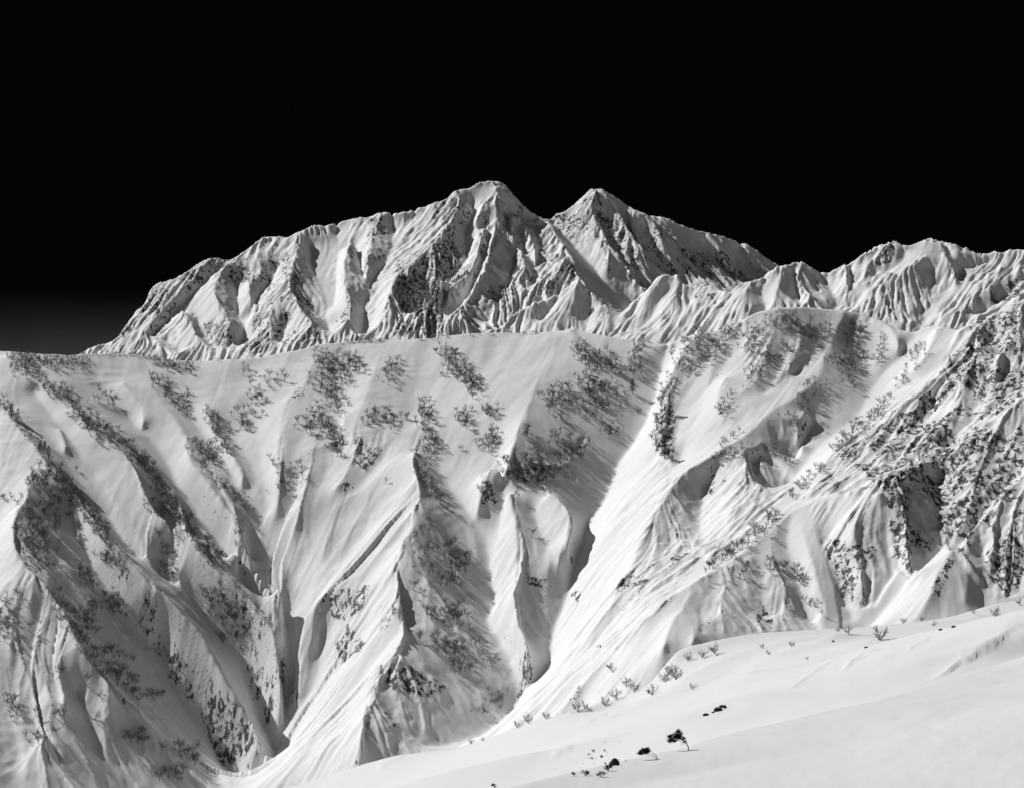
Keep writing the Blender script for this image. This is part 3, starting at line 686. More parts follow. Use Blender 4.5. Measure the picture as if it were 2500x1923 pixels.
# ------------------------------------------------------------------ the slope we stand on
def near_slope():
    base = Tps([(1180, 1923, 185), (1650, 1826, 195), (2000, 1735, 210), (2500, 1600, 235), (2500, 1923, 85), (1800, 1923, 135), (1500, 1923, 160)])
    Y = np.r_[np.linspace(55, 300, 170), np.linspace(301, 560, 140)[1:], np.linspace(563, 860, 36)]
    f = Field(-0.34, 0.44, 620, Y)
    edge1 = np.vstack([pix(0, '500,2120 900,2010 1180,1930 1400,1882'), pix(9, '0,1298 300,1212 600,1132 900,1062 1200,1002 1500,912 1700,852 2000,762 2184,712'), pix(0, '2700,1545')])
    y1 = np.interp(edge1[:, 0], [500, 1180, 1650, 2000, 2500, 2700], [100, 138, 170, 202, 262, 280])
    u, yy, z = f.curve(edge1, y1)
    f.add(u, yy + 10, z - 1.3)
    for p, y in (('1500,2000 1900,1990 2300,1980 2700,1960', [112, 108, 104, 100]), ('1300,1990 1500,1930 1700,1890 2000,1830 2300,1770 2700,1680', [128, 140, 150, 156, 162, 168]), ('1800,2100 2700,2200', [80, 60])):
        f.curve(pix(0, p), np.array(y, float))
    edge2 = np.vstack([pix(0, '300,2010 600,1945'), pix(8, '0,1466 300,1370 600,1312 850,1275 1100,1190 1300,1115 1500,1065 1660,1045 1900,1000 2184,920'), pix(9, '170,905 230,890 450,822 700,790 870,760 1040,712 1180,660 1400,600 1700,530 1900,480 2184,420'), pix(0, '2700,1440')])
    y2 = np.interp(edge2[:, 0], [300, 800, 1200, 1650, 2000, 2500, 2700], [530, 515, 480, 430, 390, 335, 320])
    u, yy, z = f.curve(edge2, y2, 0.6)
    f.add(u, yy + 8, z - 1.3)
    # foot of the white slope, just out of sight under the first edge
    y1b = y1 + 42
    f.curve(edge1 + np.array([0, 4]), y1b)
    mid = 0.5 * edge1[:, 1] + 0.5 * np.interp(edge1[:, 0], edge2[:, 0], edge2[:, 1])
    f.curve(np.c_[edge1[:, 0], mid], 0.5 * (y1b + np.interp(edge1[:, 0], edge2[:, 0], y2)) - 6)
    edge3 = np.vstack([pix(8, '1300,1130 1500,1060 1800,980 2000,900'), pix(9, '0,680 200,620 480,572 800,552 1000,545 1190,540 1400,510 1700,460 1850,410 2000,367 2184,335'), pix(0, '2700,1420')])
    y3 = np.interp(edge3[:, 0], [1300, 1650, 1900, 2100, 2500, 2700], [495, 505, 515, 525, 540, 545])
    u3, yy3, z3 = f.curve(edge3, y3, 0.8)
    hump = pix(9, '200,885 330,830 450,770 560,715 700,668 850,620 980,575 1100,565 1250,590')
    f.curve(hump, np.linspace(446, 455, len(hump)))
    hol = pix(9, '240,870 480,790 700,740 900,700 1050,650 1250,610')
    f.curve(hol + np.array([0, -2]), np.linspace(441, 420, len(hol)))
    f.curve(pix(9, '60,830 200,760 420,690 600,650 800,600'), np.array([462, 466, 470, 474, 478.]))
    f.curve(pix(9, '1400,555 1650,500 1750,490 1900,450'), np.array([470, 480, 490, 490.]))
    # beyond the last edge the ground falls into the valley
    for dy, dz in ((10, 2.5), (40, 22), (110, 75)):
        f.add(u3, yy3 + dy, z3 - dz)
    k = edge2[:, 0] < 1500
    ue, ve = ray(edge2[k])
    for dy, dz in ((30, 8), (90, 45), (200, 120)):
        f.add(np.interp(np.linspace(0, 1, 300), np.linspace(0, 1, k.sum()), ue), np.interp(np.linspace(0, 1, 300), np.linspace(0, 1, k.sum()), y2[k]) + dy,
              np.interp(np.linspace(0, 1, 300), np.linspace(0, 1, k.sum()), ve * y2[k]) - dz)
    f.add(np.linspace(-0.34, 0.44, 200), np.full(200, 855.0), np.linspace(-230, -130, 200))
    f.add(np.full(60, -0.337), np.linspace(60, 850, 60), np.linspace(-26, -235, 60))
    f.add(np.full(60, 0.437), np.linspace(60, 560, 60), np.linspace(-8, 12, 60))
    f.solve()
    f.Z = blur(f.Z, 2)
    sh = f.Z.shape
    amp = np.clip((f.Y - 60) / 300, 0.12, 1)[:, None]
    s = f.streak(noise(sh, 90, 60), 4, 1.0)
    f.Z = f.Z + amp * (0.35 * noise(sh, 24, 22) + 0.05 * noise(sh, 110, 90)) + 0.03 * amp * s + 0.008 * noise(sh, 300, 300)
    # the crack and the drift edges: small steps in the snow
    for crop, pts, am, ln in ((9, '1600,872 1700,820 1790,762 1870,722 1990,642 2100,562 2184,520', 0.5, 6), (9, '680,935 780,882 900,795 1030,717', 0.28, 5),
                              (9, '1030,830 1085,772 1170,712 1280,680', 0.4, 4), (9, '1060,800 1120,750 1200,720', 0.3, 3), (8, '1520,1180 1800,1060 2000,1010 2160,960', 0.35, 5), (8, '1700,1130 1900,1050 2080,990', 0.25, 4),
                              (8, '1400,1360 1470,1320 1540,1290', 0.3, 4), (9, '1440,690 1520,640 1600,600', 0.25, 5), (9, '380,850 460,830 520,820', 0.3, 4), (9, '1380,640 1560,580 1740,540', 0.22, 6), (8, '300,1440 400,1380 490,1350', 0.4, 6)):
        a = spline(pix(crop, pts), 2.0)
        a[:, 1] += np.convolve(RNG.standard_normal(len(a)), np.ones(9) / 9, 'same') * 3
        hp = [f.hit(*q) for q in a]
        hp = np.array([(h.x / h.y, h.y) for h in hp if h is not None])
        if len(hp) < 4:
            continue
        o_ = np.argsort(hp[:, 0])
        yc = np.interp(f.u, hp[o_, 0], hp[o_, 1])
        w = np.clip(np.minimum(f.u - hp[:, 0].min(), hp[:, 0].max() - f.u) / (0.2 * np.ptp(hp[:, 0])), 0, 1)
        d = f.Y[:, None] - yc[None]
        f.Z = f.Z + am * w[None] * np.clip(d / 0.6 + 0.5, 0, 1) * np.exp(-np.maximum(d, 0) / ln)
    rock = np.zeros(sh)
    o = f.mesh('snow_slope', M_NEAR, rock)
    tag(o, 'smooth wind packed snow slope in the foreground at lower right', 'snow slope', None, 'structure')
    return f


FAR = far_massif()
BACK = back_ridge()
MID = mid_terrain()
NEAR = near_slope()


# ------------------------------------------------------------------ ground below and the hill beyond the crest
def sheet(name, x0, x1, y0, y1, z, mat):
    me = grid_mesh(name, np.array([[x0, y0, z], [x1, y0, z], [x1, y1, z], [x0, y1, z]], float), np.array([[0, 1, 2, 3]]), False)
    me.materials.append(mat)
    o = bpy.data.objects.new(name, me); COL.objects.link(o)
    return o


M_FLOOR = mat_plain('valley_snow', 0.5, 0.8, 0.004)
M_HILL = mat_plain('wooded_hill', 0.10, 0.22, 0.01)
tag(sheet('ground', -30000, 30000, -30000, 40000, -320.0, M_FLOOR), 'snowy valley floor far below the slopes', 'ground', None, 'structure')


def distant_hill():
    a = np.vstack([pix(0, '-300,852 -100,858 60,861'), pix(1, '200,1196 280,1190 330,1176 370,1171 410,1174 460,1188 520,1200 700,1230')])
    u, v = ray(spline(a, 6))
    n = len(u)
    t = np.linspace(-1, 1, 24)
    V = np.zeros((24, n, 3))
    for k, tt in enumerate(t):
        yy = 8200 + 1500 * tt
        V[k, :, 0] = u * 8200; V[k, :, 1] = yy
        V[k, :, 2] = v * 8200 * (1 - abs(tt)) ** 0.9 - 320 * abs(tt)
    idx = np.arange(24 * n).reshape(24, n)
    q = np.stack([idx[:-1, :-1], idx[:-1, 1:], idx[1:, 1:], idx[1:, :-1]], -1).reshape(-1, 4)
    me = grid_mesh('hill', V.reshape(-1, 3), q, True)
    me.materials.append(M_HILL)
    o = bpy.data.objects.new('hill', me); COL.objects.link(o)
    tag(o, 'low dark hill peeping over the crest at far left', 'hill', None, 'structure')


distant_hill()


# ------------------------------------------------------------------ small mesh builder
class MB:
    def __init__(self):
        self.v, self.f = [], []

    def tube(self, p, r, k=3, cap=False):
        """a tube of k sides along the points p with radii r; a zero last radius ends in a point"""
        p = [Vector(q) for q in p]
        rings = []
        for i, q in enumerate(p):
            d = (p[min(i + 1, len(p) - 1)] - p[max(i - 1, 0)]).normalized()
            a = d.orthogonal().normalized(); b = d.cross(a)
            if r[i] <= 0:
                rings.append([len(self.v)]); self.v.append(tuple(q))
                continue
            ring = []
            for j in range(k):
                t = 2 * math.pi * j / k
                ring.append(len(self.v)); self.v.append(tuple(q + (a * math.cos(t) + b * math.sin(t)) * r[i]))
            rings.append(ring)
        for A, B in zip(rings, rings[1:]):
            for j in range(k):
                if len(B) == 1:
                    self.f.append((A[j], A[(j + 1) % k], B[0]))
                else:
                    self.f.append((A[j], A[(j + 1) % k], B[(j + 1) % k])); self.f.append((A[j], B[(j + 1) % k], B[j]))

    def sliver(self, p, q, w):
        """a flat twig or needle tuft: one narrow triangle"""
        p, q = Vector(p), Vector(q)
        d = (q - p)
        s = d.cross(Vector((random.gauss(0, 1), random.gauss(0, 1), random.gauss(0, 1)))).normalized() * w
        n = len(self.v)
        self.v += [tuple(p - s), tuple(p + s), tuple(q)]
        self.f.append((n, n + 1, n + 2))

    def mesh(self, name, mat, smooth=False):
        me = grid_mesh(name, np.array(self.v), np.array(self.f), smooth)
        me.materials.append(mat)
        return me

    def arrays(self):
        return np.array(self.v, np.float32), np.array(self.f, np.int32)


def rdir(az, el):
    return Vector((math.cos(az) * math.cos(el), math.sin(az) * math.cos(el), math.sin(el)))


def birch(seed, low=False, shrub=False):
    """a bare mountain birch one unit tall: (trunk and limbs, crown of twigs)"""
    random.seed(seed)
    T, C = MB(), MB()
    lean = Vector((random.uniform(-.1, .1), random.uniform(-.1, .1), 0))
    fork = random.uniform(0.30, 0.44) if not shrub else 0.06
    top = Vector((lean.x * 2, lean.y * 2, fork))
    if not shrub:
        T.tube([(0, 0, -0.12), lean * 0.8 + Vector((0, 0, fork * 0.5)), top], [0.034, 0.028, 0.024], 4 if not low else 3)
    nl = random.randint(5, 7) if not shrub else 9
    a0 = random.uniform(0, 6.28)
    for i in range(nl):
        az = a0 + i * 6.283 / nl + random.uniform(-.35, .35)
        el = random.uniform(0.45, 1.3) if not shrub else random.uniform(0.5, 1.3)
        ln = random.uniform(0.36, 0.56) if not shrub else random.uniform(0.5, 0.85)
        st = top - Vector((0, 0, random.uniform(0, 0.12 if not shrub else 0.05)))
        m = st + rdir(az, el) * ln * 0.5
        e = m + rdir(az + random.uniform(-.3, .3), min(1.4, el + 0.3)) * ln * 0.55
        T.tube([st, m, e], [0.016, 0.011, 0.006] if not low else [0.02, 0.015, 0.01], 3)
        ns = 6 if not low else 3
        for j in range(ns):
            t = random.uniform(0.25, 1.0)
            q = st.lerp(m, t * 2) if t < .5 else m.lerp(e, t * 2 - 1)
            d = rdir(az + random.uniform(-1.2, 1.2), random.uniform(0.1, 1.3))
            e2 = q + d * random.uniform(0.13, 0.25)
            T.tube([q, e2], [0.007 if not low else 0.011, 0.0], 3)
            for k in range(6 if not low else 4):
                q2 = q.lerp(e2, random.uniform(0.3, 1))
                d2 = (d + Vector((random.gauss(0, .7), random.gauss(0, .7), random.gauss(0.25, .5)))).normalized()
                e3 = q2 + d2 * random.uniform(0.07, 0.15)
                C.sliver(q2, e3, 0.0075 if not low else 0.015)
                if not low:
                    for w in range(2):
                        q3 = q2.lerp(e3, random.uniform(.3, 1))
                        d3 = (d2 + Vector((random.gauss(0, .7), random.gauss(0, .7), random.gauss(0.2, .5)))).normalized()
                        C.sliver(q3, q3 + d3 * random.uniform(0.05, 0.10), 0.005)
    return T, C


N_VAR = 7
B_FULL = [birch(100 + i) for i in range(N_VAR)]
B_MESH = [(t.mesh('birch_trunk', M_BARK), c.mesh('birch_crown', M_TWIG)) for t, c in B_FULL]
B_LOW = [birch(300 + i, True) for i in range(N_VAR)]

UNITS = 'zeroth first second third fourth fifth sixth seventh eighth ninth tenth eleventh twelfth thirteenth fourteenth fifteenth sixteenth seventeenth eighteenth nineteenth'.split()
TENS = {2: ('twentieth', 'twenty'), 3: ('thirtieth', 'thirty'), 4: ('fortieth', 'forty'), 5: ('fiftieth', 'fifty'), 6: ('sixtieth', 'sixty'), 7: ('seventieth', 'seventy'), 8: ('eightieth', 'eighty'), 9: ('ninetieth', 'ninety')}


def ordinal(n):
    if n >= 100:
        return 'hundredth' if n == 100 else 'hundred-and-' + ordinal(n - 100)
    if n < 20:
        return UNITS[n]
    a, b = TENS[n // 10]
    return a if n % 10 == 0 else b + '-' + UNITS[n % 10]


# crop, points, how many, spread in pixels, height in metres, where it stands
CLUMPS = [
    (10, '40,60 120,80 200,90 310,75', 80, 13, (4, 6), 'in the dark wood on the crest at far left'),
    (10, '60,95 150,150 230,210 300,270', 44, 13, (5, 7), 'in the upper part of the longest wooded rib'),
    (10, '300,290 360,330 420,370 470,400 520,450 560,500 600,560 640,600', 60, 13, (6, 8.5), 'in the thick row down the longest rib'),
    (10, '560,620 620,650 680,680 730,740 770,790 820,840', 28, 11, (6, 8.5), 'in the lower row of the longest rib'),
    (10, '860,890 940,980 1000,1060', 14, 5, (2, 3), 'as low brush at the foot of the longest rib'),
    (10, '355,180 400,215 430,250 320,205', 5, 5, (6, 8), 'scattered right of the longest rib near the crest'),
    (10, '570,80 650,100 720,110', 24, 8, (5, 7), 'in the grove below the crest left of centre'),
    (10, '560,175 600,150 640,220 690,270 700,210', 13, 8, (6, 9), 'on the upper second rib'),
    (10, '780,260 800,310 830,370 860,410', 15, 8, (6, 8), 'in the short row on the small rib'),
    (10, '720,380 760,410 790,450 760,460', 20, 14, (6, 8.5), 'in the thicket halfway down the second rib'),
    (10, '790,500 840,550 900,610 930,650', 14, 9, (5, 7), 'in the thin row below the thicket'),
    (10, '900,90 950,130 920,260 960,240 900,320 1000,180 1040,150', 18, 14, (6, 9), 'scattered in the pale bowl under the crest'),
    (10, '1200,80 1260,90 1320,100 1250,140', 44, 20, (6, 8), 'in the shady grove just under the crest'),
    (10, '1180,160 1230,200 1260,260', 14, 16, (6, 8.5), 'below the shady crest grove'),
    (10, '1160,280 1200,320 1250,330', 18, 18, (6, 8.5), 'around the rocks of the middle slope'),
    (10, '1250,380 1270,420', 9, 8, (6, 8), 'standing tall by the grey rock step'),
    (10, '1020,450 1060,490 1120,480 1110,530 1060,560', 12, 13, (5, 7), 'about the small black outcrop'),
    (10, '0,220 20,260 120,380 150,400', 10, 8, (6, 8), 'on the upper left edge rib'),
    (10, '210,480 260,560 290,610 340,660 370,710 400,760', 42, 11, (6, 8.5), 'in the row down the leftmost long rib'),
    (10, '130,510 150,560 180,500 110,540', 16, 14, (7, 9.5), 'in the tall group at the head of the dark face'),
    (10, '130,600 170,630 220,600 100,680 140,690 210,690 80,740 130,770 190,760 160,800 110,800 180,870', 50, 16, (6, 8.5), 'on the big shaded face at left'),
    (10, '290,870 330,900 350,940', 10, 9, (6, 8.5), 'in the short row inside the shaded face'),
    (10, '400,950 430,1000 460,1030', 12, 13, (6, 8), 'at the right border of the shaded face'),
    (10, '210,960 220,1000 270,1040 350,1020 280,1110 330,1130 350,1070', 24, 13, (6.5, 8.5), 'in the lower half of the shaded face'),
    (10, '380,810 420,830 440,860', 9, 10, (5, 7), 'over the snowy rock knob'),
    (10, '580,720 600,740 620,880 640,800', 7, 7, (6, 8.5), 'on the smooth trough between two long ribs'),
    (10, '750,790 780,800 800,850', 9, 9, (6, 8), 'ending the row of the longest rib'),
    (10, '780,930 800,980 830,1000 870,1050 900,1110 830,1110', 24, 17, (6, 9), 'in the tangled thicket of the lower slope'),
    (10, '890,690 900,740', 6, 7, (5, 7), 'above the small dark rock of the second rib'),
    (10, '220,1270', 1, 1, (8, 8), 'with a round crown on the lower left rib'),
    (10, '320,1290', 1, 1, (8, 8), 'right of the round crowned birch'),
    (10, '110,1090', 1, 1, (6, 6), 'alone on the white lower left slope'),
    (10, '225,1070', 1, 1, (6.5, 6.5), 'leaning at the edge of the lower shade'),
    (10, '280,1160 340,1190 410,1180 480,1190', 12, 12, (6, 8), 'strung across the shaded lower face'),
    (10, '380,1220 440,1260 520,1320 540,1350 590,1350', 18, 14, (6.5, 8.5), 'in the belt on the lower shaded rib'),
    (10, '210,1380 220,1410', 7, 7, (6, 8), 'on the small rib at lower left'),
    (10, '130,1410', 1, 1, (8, 8), 'with spreading limbs on the lower left snow'),
    (10, '30,1350 50,1400', 5, 9, (6, 8), 'near the lower left picture edge'),
    (10, '20,950 30,1010 10,1100 50,1100', 9, 14, (6, 8.5), 'at the left picture edge on bright snow'),
    (10, '0,600 80,590', 3, 5, (5, 6), 'on the bright snow above the shaded face'),
    (10, '100,1510 180,1480 200,1510', 6, 8, (6, 8), 'on the bottom left knoll'),
    (10, '480,1500 550,1500', 6, 10, (5.5, 7.5), 'low in the shaded bottom gully'),
    (10, '640,1550 700,1560 740,1570', 13, 12, (6.5, 8.5), 'in the grove near the bottom gully'),
    (10, '610,1630 680,1640', 9, 12, (6, 8), 'at the bottom edge by the gully'),
    (10, '560,1150 620,1180 700,1240', 10, 8, (2.5, 4), 'as small brush on the lower rib'),
    (8, '560,80 640,50 600,150 660,200 700,250', 10, 8, (5, 7), 'below the sharp central spur'),
    (8, '760,50 800,100 840,140 800,200 780,290', 26, 13, (6, 8), 'in the column right of the central spur'),
    (8, '530,300', 1, 1, (7, 7), 'alone on the smooth shaded flank of the spur'),
    (8, '580,390', 1, 1, (6, 6), 'alone under the shaded flank of the spur'),
    (8, '640,440 680,490', 8, 9, (5, 7), 'in the small group on the spur flank'),
    (8, '780,410 800,500 850,500', 13, 13, (6, 8), 'in the loose group on the spur flank'),
    (8, '570,620', 1, 1, (7, 7), 'round and alone above the fluted wall'),
    (8, '680,640 760,660 820,690', 26, 18, (6, 8), 'in the dark grove on the fluted wall'),
    (8, '780,790 850,810', 11, 10, (5, 7), 'below the dark grove of the fluted wall'),
    (8, '900,600 1000,740 1060,780', 11, 10, (3, 5), 'as brush along the gully rib'),
    (8, '1040,950 1100,990 940,1080', 11, 10, (4, 6), 'on the last knob above the gully'),
    (5, '360,160 440,110 400,210', 13, 11, (6, 8.5), 'in the lone grove on the smooth white slope'),
    (5, '700,20 760,50 800,130 860,180 900,220 930,290', 40, 13, (6, 8), 'in the diagonal row below the crest centre'),
    (5, '700,180', 1, 1, (6, 6), 'left of the diagonal row'),
    (5, '600,360 620,420 600,480', 13, 12, (6, 8.5), 'in the upright group of the middle slope'),
    (5, '860,400 850,470 880,490', 11, 11, (7, 9), 'in the twin group on the smooth slope'),
    (5, '990,390 1040,430', 9, 9, (6, 8), 'in the last group of the diagonal row'),
    (5, '960,590 1010,630 1030,520', 15, 14, (6, 8.5), 'in the group above the rock pyramid'),
    (5, '840,640', 2, 4, (5, 6), 'between the middle groups'),
    (5, '640,560 660,690', 12, 12, (6, 8), 'over the notch of the central spur'),
    (5, '240,460 380,420 450,480', 17, 12, (6, 8), 'on top of the grey fluted step'),
    (5, '590,650 600,800 630,860 700,950', 21, 11, (6, 8), 'along the shaded side of the central spur'),
    (5, '620,1070 650,1120 560,1190', 10, 9, (5, 7), 'halfway down the central spur'),
    (5, '770,1020', 1, 1, (5, 5), 'alone right of the central spur'),
    (5, '360,850', 1, 1, (7, 7), 'alone on the bright left flank of the spur'),
    (5, '1480,280 1500,340 1400,300 1400,380 1460,440', 18, 14, (6, 8.5), 'at the top of the shadowed bowl'),
    (5, '1240,510 1250,570', 5, 4, (6, 8), 'on the sharp snow edge of the shadowed bowl'),
    (5, '1420,560 1450,680 1560,640 1500,560', 24, 20, (6, 8), 'in the middle of the shadowed bowl'),
    (5, '1260,680 1330,740 1150,770 1440,800 1500,770', 38, 17, (6, 8), 'in the dark belt at the foot of the bowl'),
    (5, '1560,0 1620,60 1680,80 1740,110 1800,130', 44, 15, (6, 8), 'in the thick band under the crest right of centre'),
    (5, '1880,60 1920,100 1960,-80 1940,180', 15, 10, (6, 8), 'beside the head of the couloir'),
    (5, '1640,200 1720,280 1640,330 1700,370 1800,350', 30, 20, (6, 8), 'on the rocky side of the shadowed bowl'),
    (5, '1760,510', 9, 10, (4, 6), 'on the dark rock above the couloir'),
    (5, '1000,890 980,940', 9, 10, (4, 6), 'on the rock pyramid'),
    (5, '1200,940', 1, 1, (6, 6), 'alone below the dark belt'),
    (5, '1280,1180', 1, 1, (6, 6), 'alone on the rounded snow knoll'),
    (3, '-30,1080 -90,1250 -110,1480 -60,1540', 22, 10, (4, 6.5), 'on the black rocks right of the couloir'),
    (3, '40,840 140,800 100,900 40,960', 22, 17, (5, 7.5), 'left of the snow dome'),
    (3, '330,780 280,900 160,990 60,1040', 32, 13, (5, 7.5), 'in the row falling left of the snow dome'),
    (3, '520,780 470,900 500,950', 13, 15, (6, 8), 'on the left flank of the snow dome'),
    (3, '640,750 680,730 720,760 800,810 880,810 920,830', 38, 15, (6, 8), 'in the thicket on the front of the dome'),
    (3, '640,870 560,1000 480,1080 740,900 720,960', 18, 12, (5, 7), 'among the rocks under the dome'),
    (3, '1110,770 1130,790 1110,890', 20, 13, (6, 8), 'in the dark clump at right of the dome'),
    (3, '970,1000 1060,970 1130,990 1080,1070 1090,1120', 20, 13, (5.5, 7.5), 'in the row under the dome spur'),
    (3, '1280,810 1290,900 1280,990', 9, 8, (4, 6), 'on the thin rib right of the dome'),
    (3, '280,1270 290,1310 380,1150', 8, 8, (4, 6), 'on the rock island in the bright couloir'),
    (3, '1440,970 1540,910 1400,1120 1500,1060', 14, 10, (4, 6), 'along the right side of the basin'),
    (3, '1340,1220 1240,1320 1150,1390', 16, 9, (5, 7), 'on the ridge crest below the basin'),
    (3, '370,1430 270,1510', 3, 5, (5, 6), 'on the snow edge under the rock island'),
    (3, '640,1370 760,1310 860,1130 940,1190', 15, 12, (4, 6), 'on the fluted step under the dome'),
    (6, '1180,90 1100,140 1020,260', 16, 9, (5, 7), 'lining the upper rock ridge'),
    (6, '920,360 820,440 720,560', 12, 8, (5, 7), 'lining the middle of the rock ridge'),
    (6, '650,650 430,840 200,1000', 26, 7, (5, 7), 'lining the lower rock ridge'),
    (6, '660,290 700,330 600,250 280,280 350,300', 14, 10, (4, 6), 'on the fluted wall left of the rock ridge'),
    (6, '230,1070 220,1040 430,1020 620,1000 740,1020 900,1300', 14, 9, (5, 7), 'on the fluted snow shield at right'),
    (1, '560,1195 700,1195 850,1200 1000,1218 1300,1232 1500,1218', 44, 3, (2.2, 3.6), 'as tiny trees along the left crest'),
    (2, '50,1118 350,1110', 36, 3, (2.2, 3.6), 'as tiny trees along the middle crest'),
    (2, '1050,1064 1300,1062 600,1097 700,1097', 24, 3, (2.2, 3.6), 'as tiny trees along the right part of the crest'),
]


def plant_birches():
    trees = []
    for ci, (crop, pts, n, spread, (h0, h1), where) in enumerate(CLUMPS):
        a = pix(crop, pts)
        path = spline(a, 2.0) if len(a) > 1 else a
        rng = np.random.default_rng(500 + ci)
        mem = []
        n = int(n * 3.4) if n > 1 else 1
        for k in range(n):
            if n == 1:
                q = a[0]
            else:
                q = path[int(rng.integers(len(path)))] + rng.normal(0, spread * 0.9, 2) * (1.0, 0.8)
            P = MID.hit(q[0], q[1])
            if P is None or P.y > 1490:
                continue
            if any((P - m[2]).length < 0.27 * (h0 + h1) * 0.5 for m in mem):
                continue
            mem.append((q[1], q[0], P, (0.70 if n > 1 else 0.82) * rng.uniform(h0, h1) * min(1.25, rng.lognormal(0, 0.16))))
        mem.sort(key=lambda m: (m[0], m[1]))
        for r, (py, px, P, h) in enumerate(mem):
            trees.append((h / P.y, P, h, ci, r + 1, len(mem)))
    trees.sort(key=lambda t: -t[0])
    random.seed(5)
    LV, LF, off = [], [], 0
    LT, LG, toff = [], [], 0
    for k, (key, P, h, ci, rank, tot) in enumerate(trees):
        rz = random.uniform(0, 6.28); w = random.uniform(0.8, 1.1)
        if k < 300:
            where = CLUMPS[ci][5]
            lab = ('bare birch ' + where) if tot == 1 else (ordinal(rank) + ' birch down ' + where)
            root = bpy.data.objects.new('birch_tree', None); COL.objects.link(root)
            root.location = P; root.rotation_euler = (0, 0, rz); root.scale = (h * w, h * w, h)
            root.empty_display_size = 0.1
            tag(root, lab, 'tree', 'bare birches ' + where)
            for nm, me in zip(('trunk', 'crown'), B_MESH[k % N_VAR]):
                o = bpy.data.objects.new(nm, me); COL.objects.link(o); o.parent = root
        else:
            t, c = B_LOW[k % N_VAR]
            m = np.array([[math.cos(rz) * h * w, -math.sin(rz) * h * w, 0], [math.sin(rz) * h * w, math.cos(rz) * h * w, 0], [0, 0, h]], np.float32)
            for mb_, V_, F_, kk in ((t, LT, LG, 0), (c, LV, LF, 1)):
                v, f_ = mb_.arrays()
                o_ = toff if kk == 0 else off
                V_.append(v @ m.T + np.array(P, np.float32)); F_.append(f_ + o_)
                if kk == 0:
                    toff += len(v)
                else:
                    off += len(v)
    V = np.vstack(LT + LV); F = np.vstack(LG + [f + toff for f in LF])
    me = grid_mesh('birch_woods', V, F, False)
    me.materials.append(M_BARK); me.materials.append(M_TWIG)
    nt_ = sum(len(g) for g in LG)
    mi = np.zeros(len(F), np.int32); mi[nt_:] = 1
    me.polygons.foreach_set('material_index', mi)
    o = bpy.data.objects.new('birch_woods', me); COL.objects.link(o)
    tag(o, 'hundreds of smaller bare birches dotted over the snowy ribs', 'woods', None, 'stuff')
    print('trees', len(trees))


plant_birches()


# ------------------------------------------------------------------ conifers on the ribs
def conifer(seed):
    random.seed(seed)
    T, C = MB(), MB()
    T.tube([(0, 0, -0.08), (0, 0, 0.5), (0.01, 0, 1.0)], [0.022, 0.014, 0.0], 5)
    for k in range(15):
        z = 0.22 + 0.76 * k / 15
        r = 0.24 * (1 - (z - 0.2) / 0.86) + 0.03
        for j in range(6):
            az = k * 0.9 + j * 1.047 + random.uniform(-.3, .3)
            d = rdir(az, random.uniform(-.35, 0.05))
            q = Vector((0, 0, z)); e = q + d * r * random.uniform(.7, 1.15)
            C.tube([q, e], [0.006, 0.0], 3)
            for t in range(7):
                p = q.lerp(e, random.uniform(.25, 1))
                C.sliver(p, p + (d + Vector((random.gauss(0, .6), random.gauss(0, .6), random.gauss(-.3, .3)))).normalized() * 0.06, 0.012)
    return T.mesh('conifer_trunk', M_WOOD), C.mesh('conifer_foliage', M_NEEDLE)


CON = [conifer(40 + i) for i in range(3)]
CONIFERS = [(10, 42, 292, 10, 'dark conifer with tiered boughs at far left, left of its pair'), (10, 66, 304, 9, 'dark conifer with tiered boughs at far left, right of its pair'),
            (10, 150, 428, 9.5, 'leftmost dark conifer of three on the leftmost rib'), (10, 166, 436, 10.5, 'middle dark conifer of three on the leftmost rib'), (10, 182, 446, 9, 'rightmost dark conifer of three on the leftmost rib'),
            (5, 1912, 288, 10, 'small pointed conifer in the shade beside the couloir head'), (5, 2112, 690, 11, 'tall dark conifer on the rocks right of the couloir'),
            (5, 2145, 420, 10, 'upper dark conifer on the rocks right of the couloir'), (5, 2062, 480, 8, 'thin conifer at the right brink of the couloir'),
            (8, 125, 590, 7, 'bushy dark conifer on the grey rocks left of the spur'), (8, 335, 840, 6, 'small black conifer at the lip of the fluted wall')]
for k, (c, x, y, h, lab) in enumerate(CONIFERS):
    q = pix(c, '%g,%g' % (x, y))[0]
    P = MID.hit(q[0], q[1])
    if P is None:
        continue
    root = bpy.data.objects.new('conifer', None); COL.objects.link(root)
    root.location = P; root.scale = (h, h, h); root.rotation_euler = (0, 0, k * 1.3)
    tag(root, lab, 'conifer')
    for nm, me in zip(('trunk', 'foliage'), CON[k % 3]):
        o = bpy.data.objects.new(nm, me); COL.objects.link(o); o.parent = root

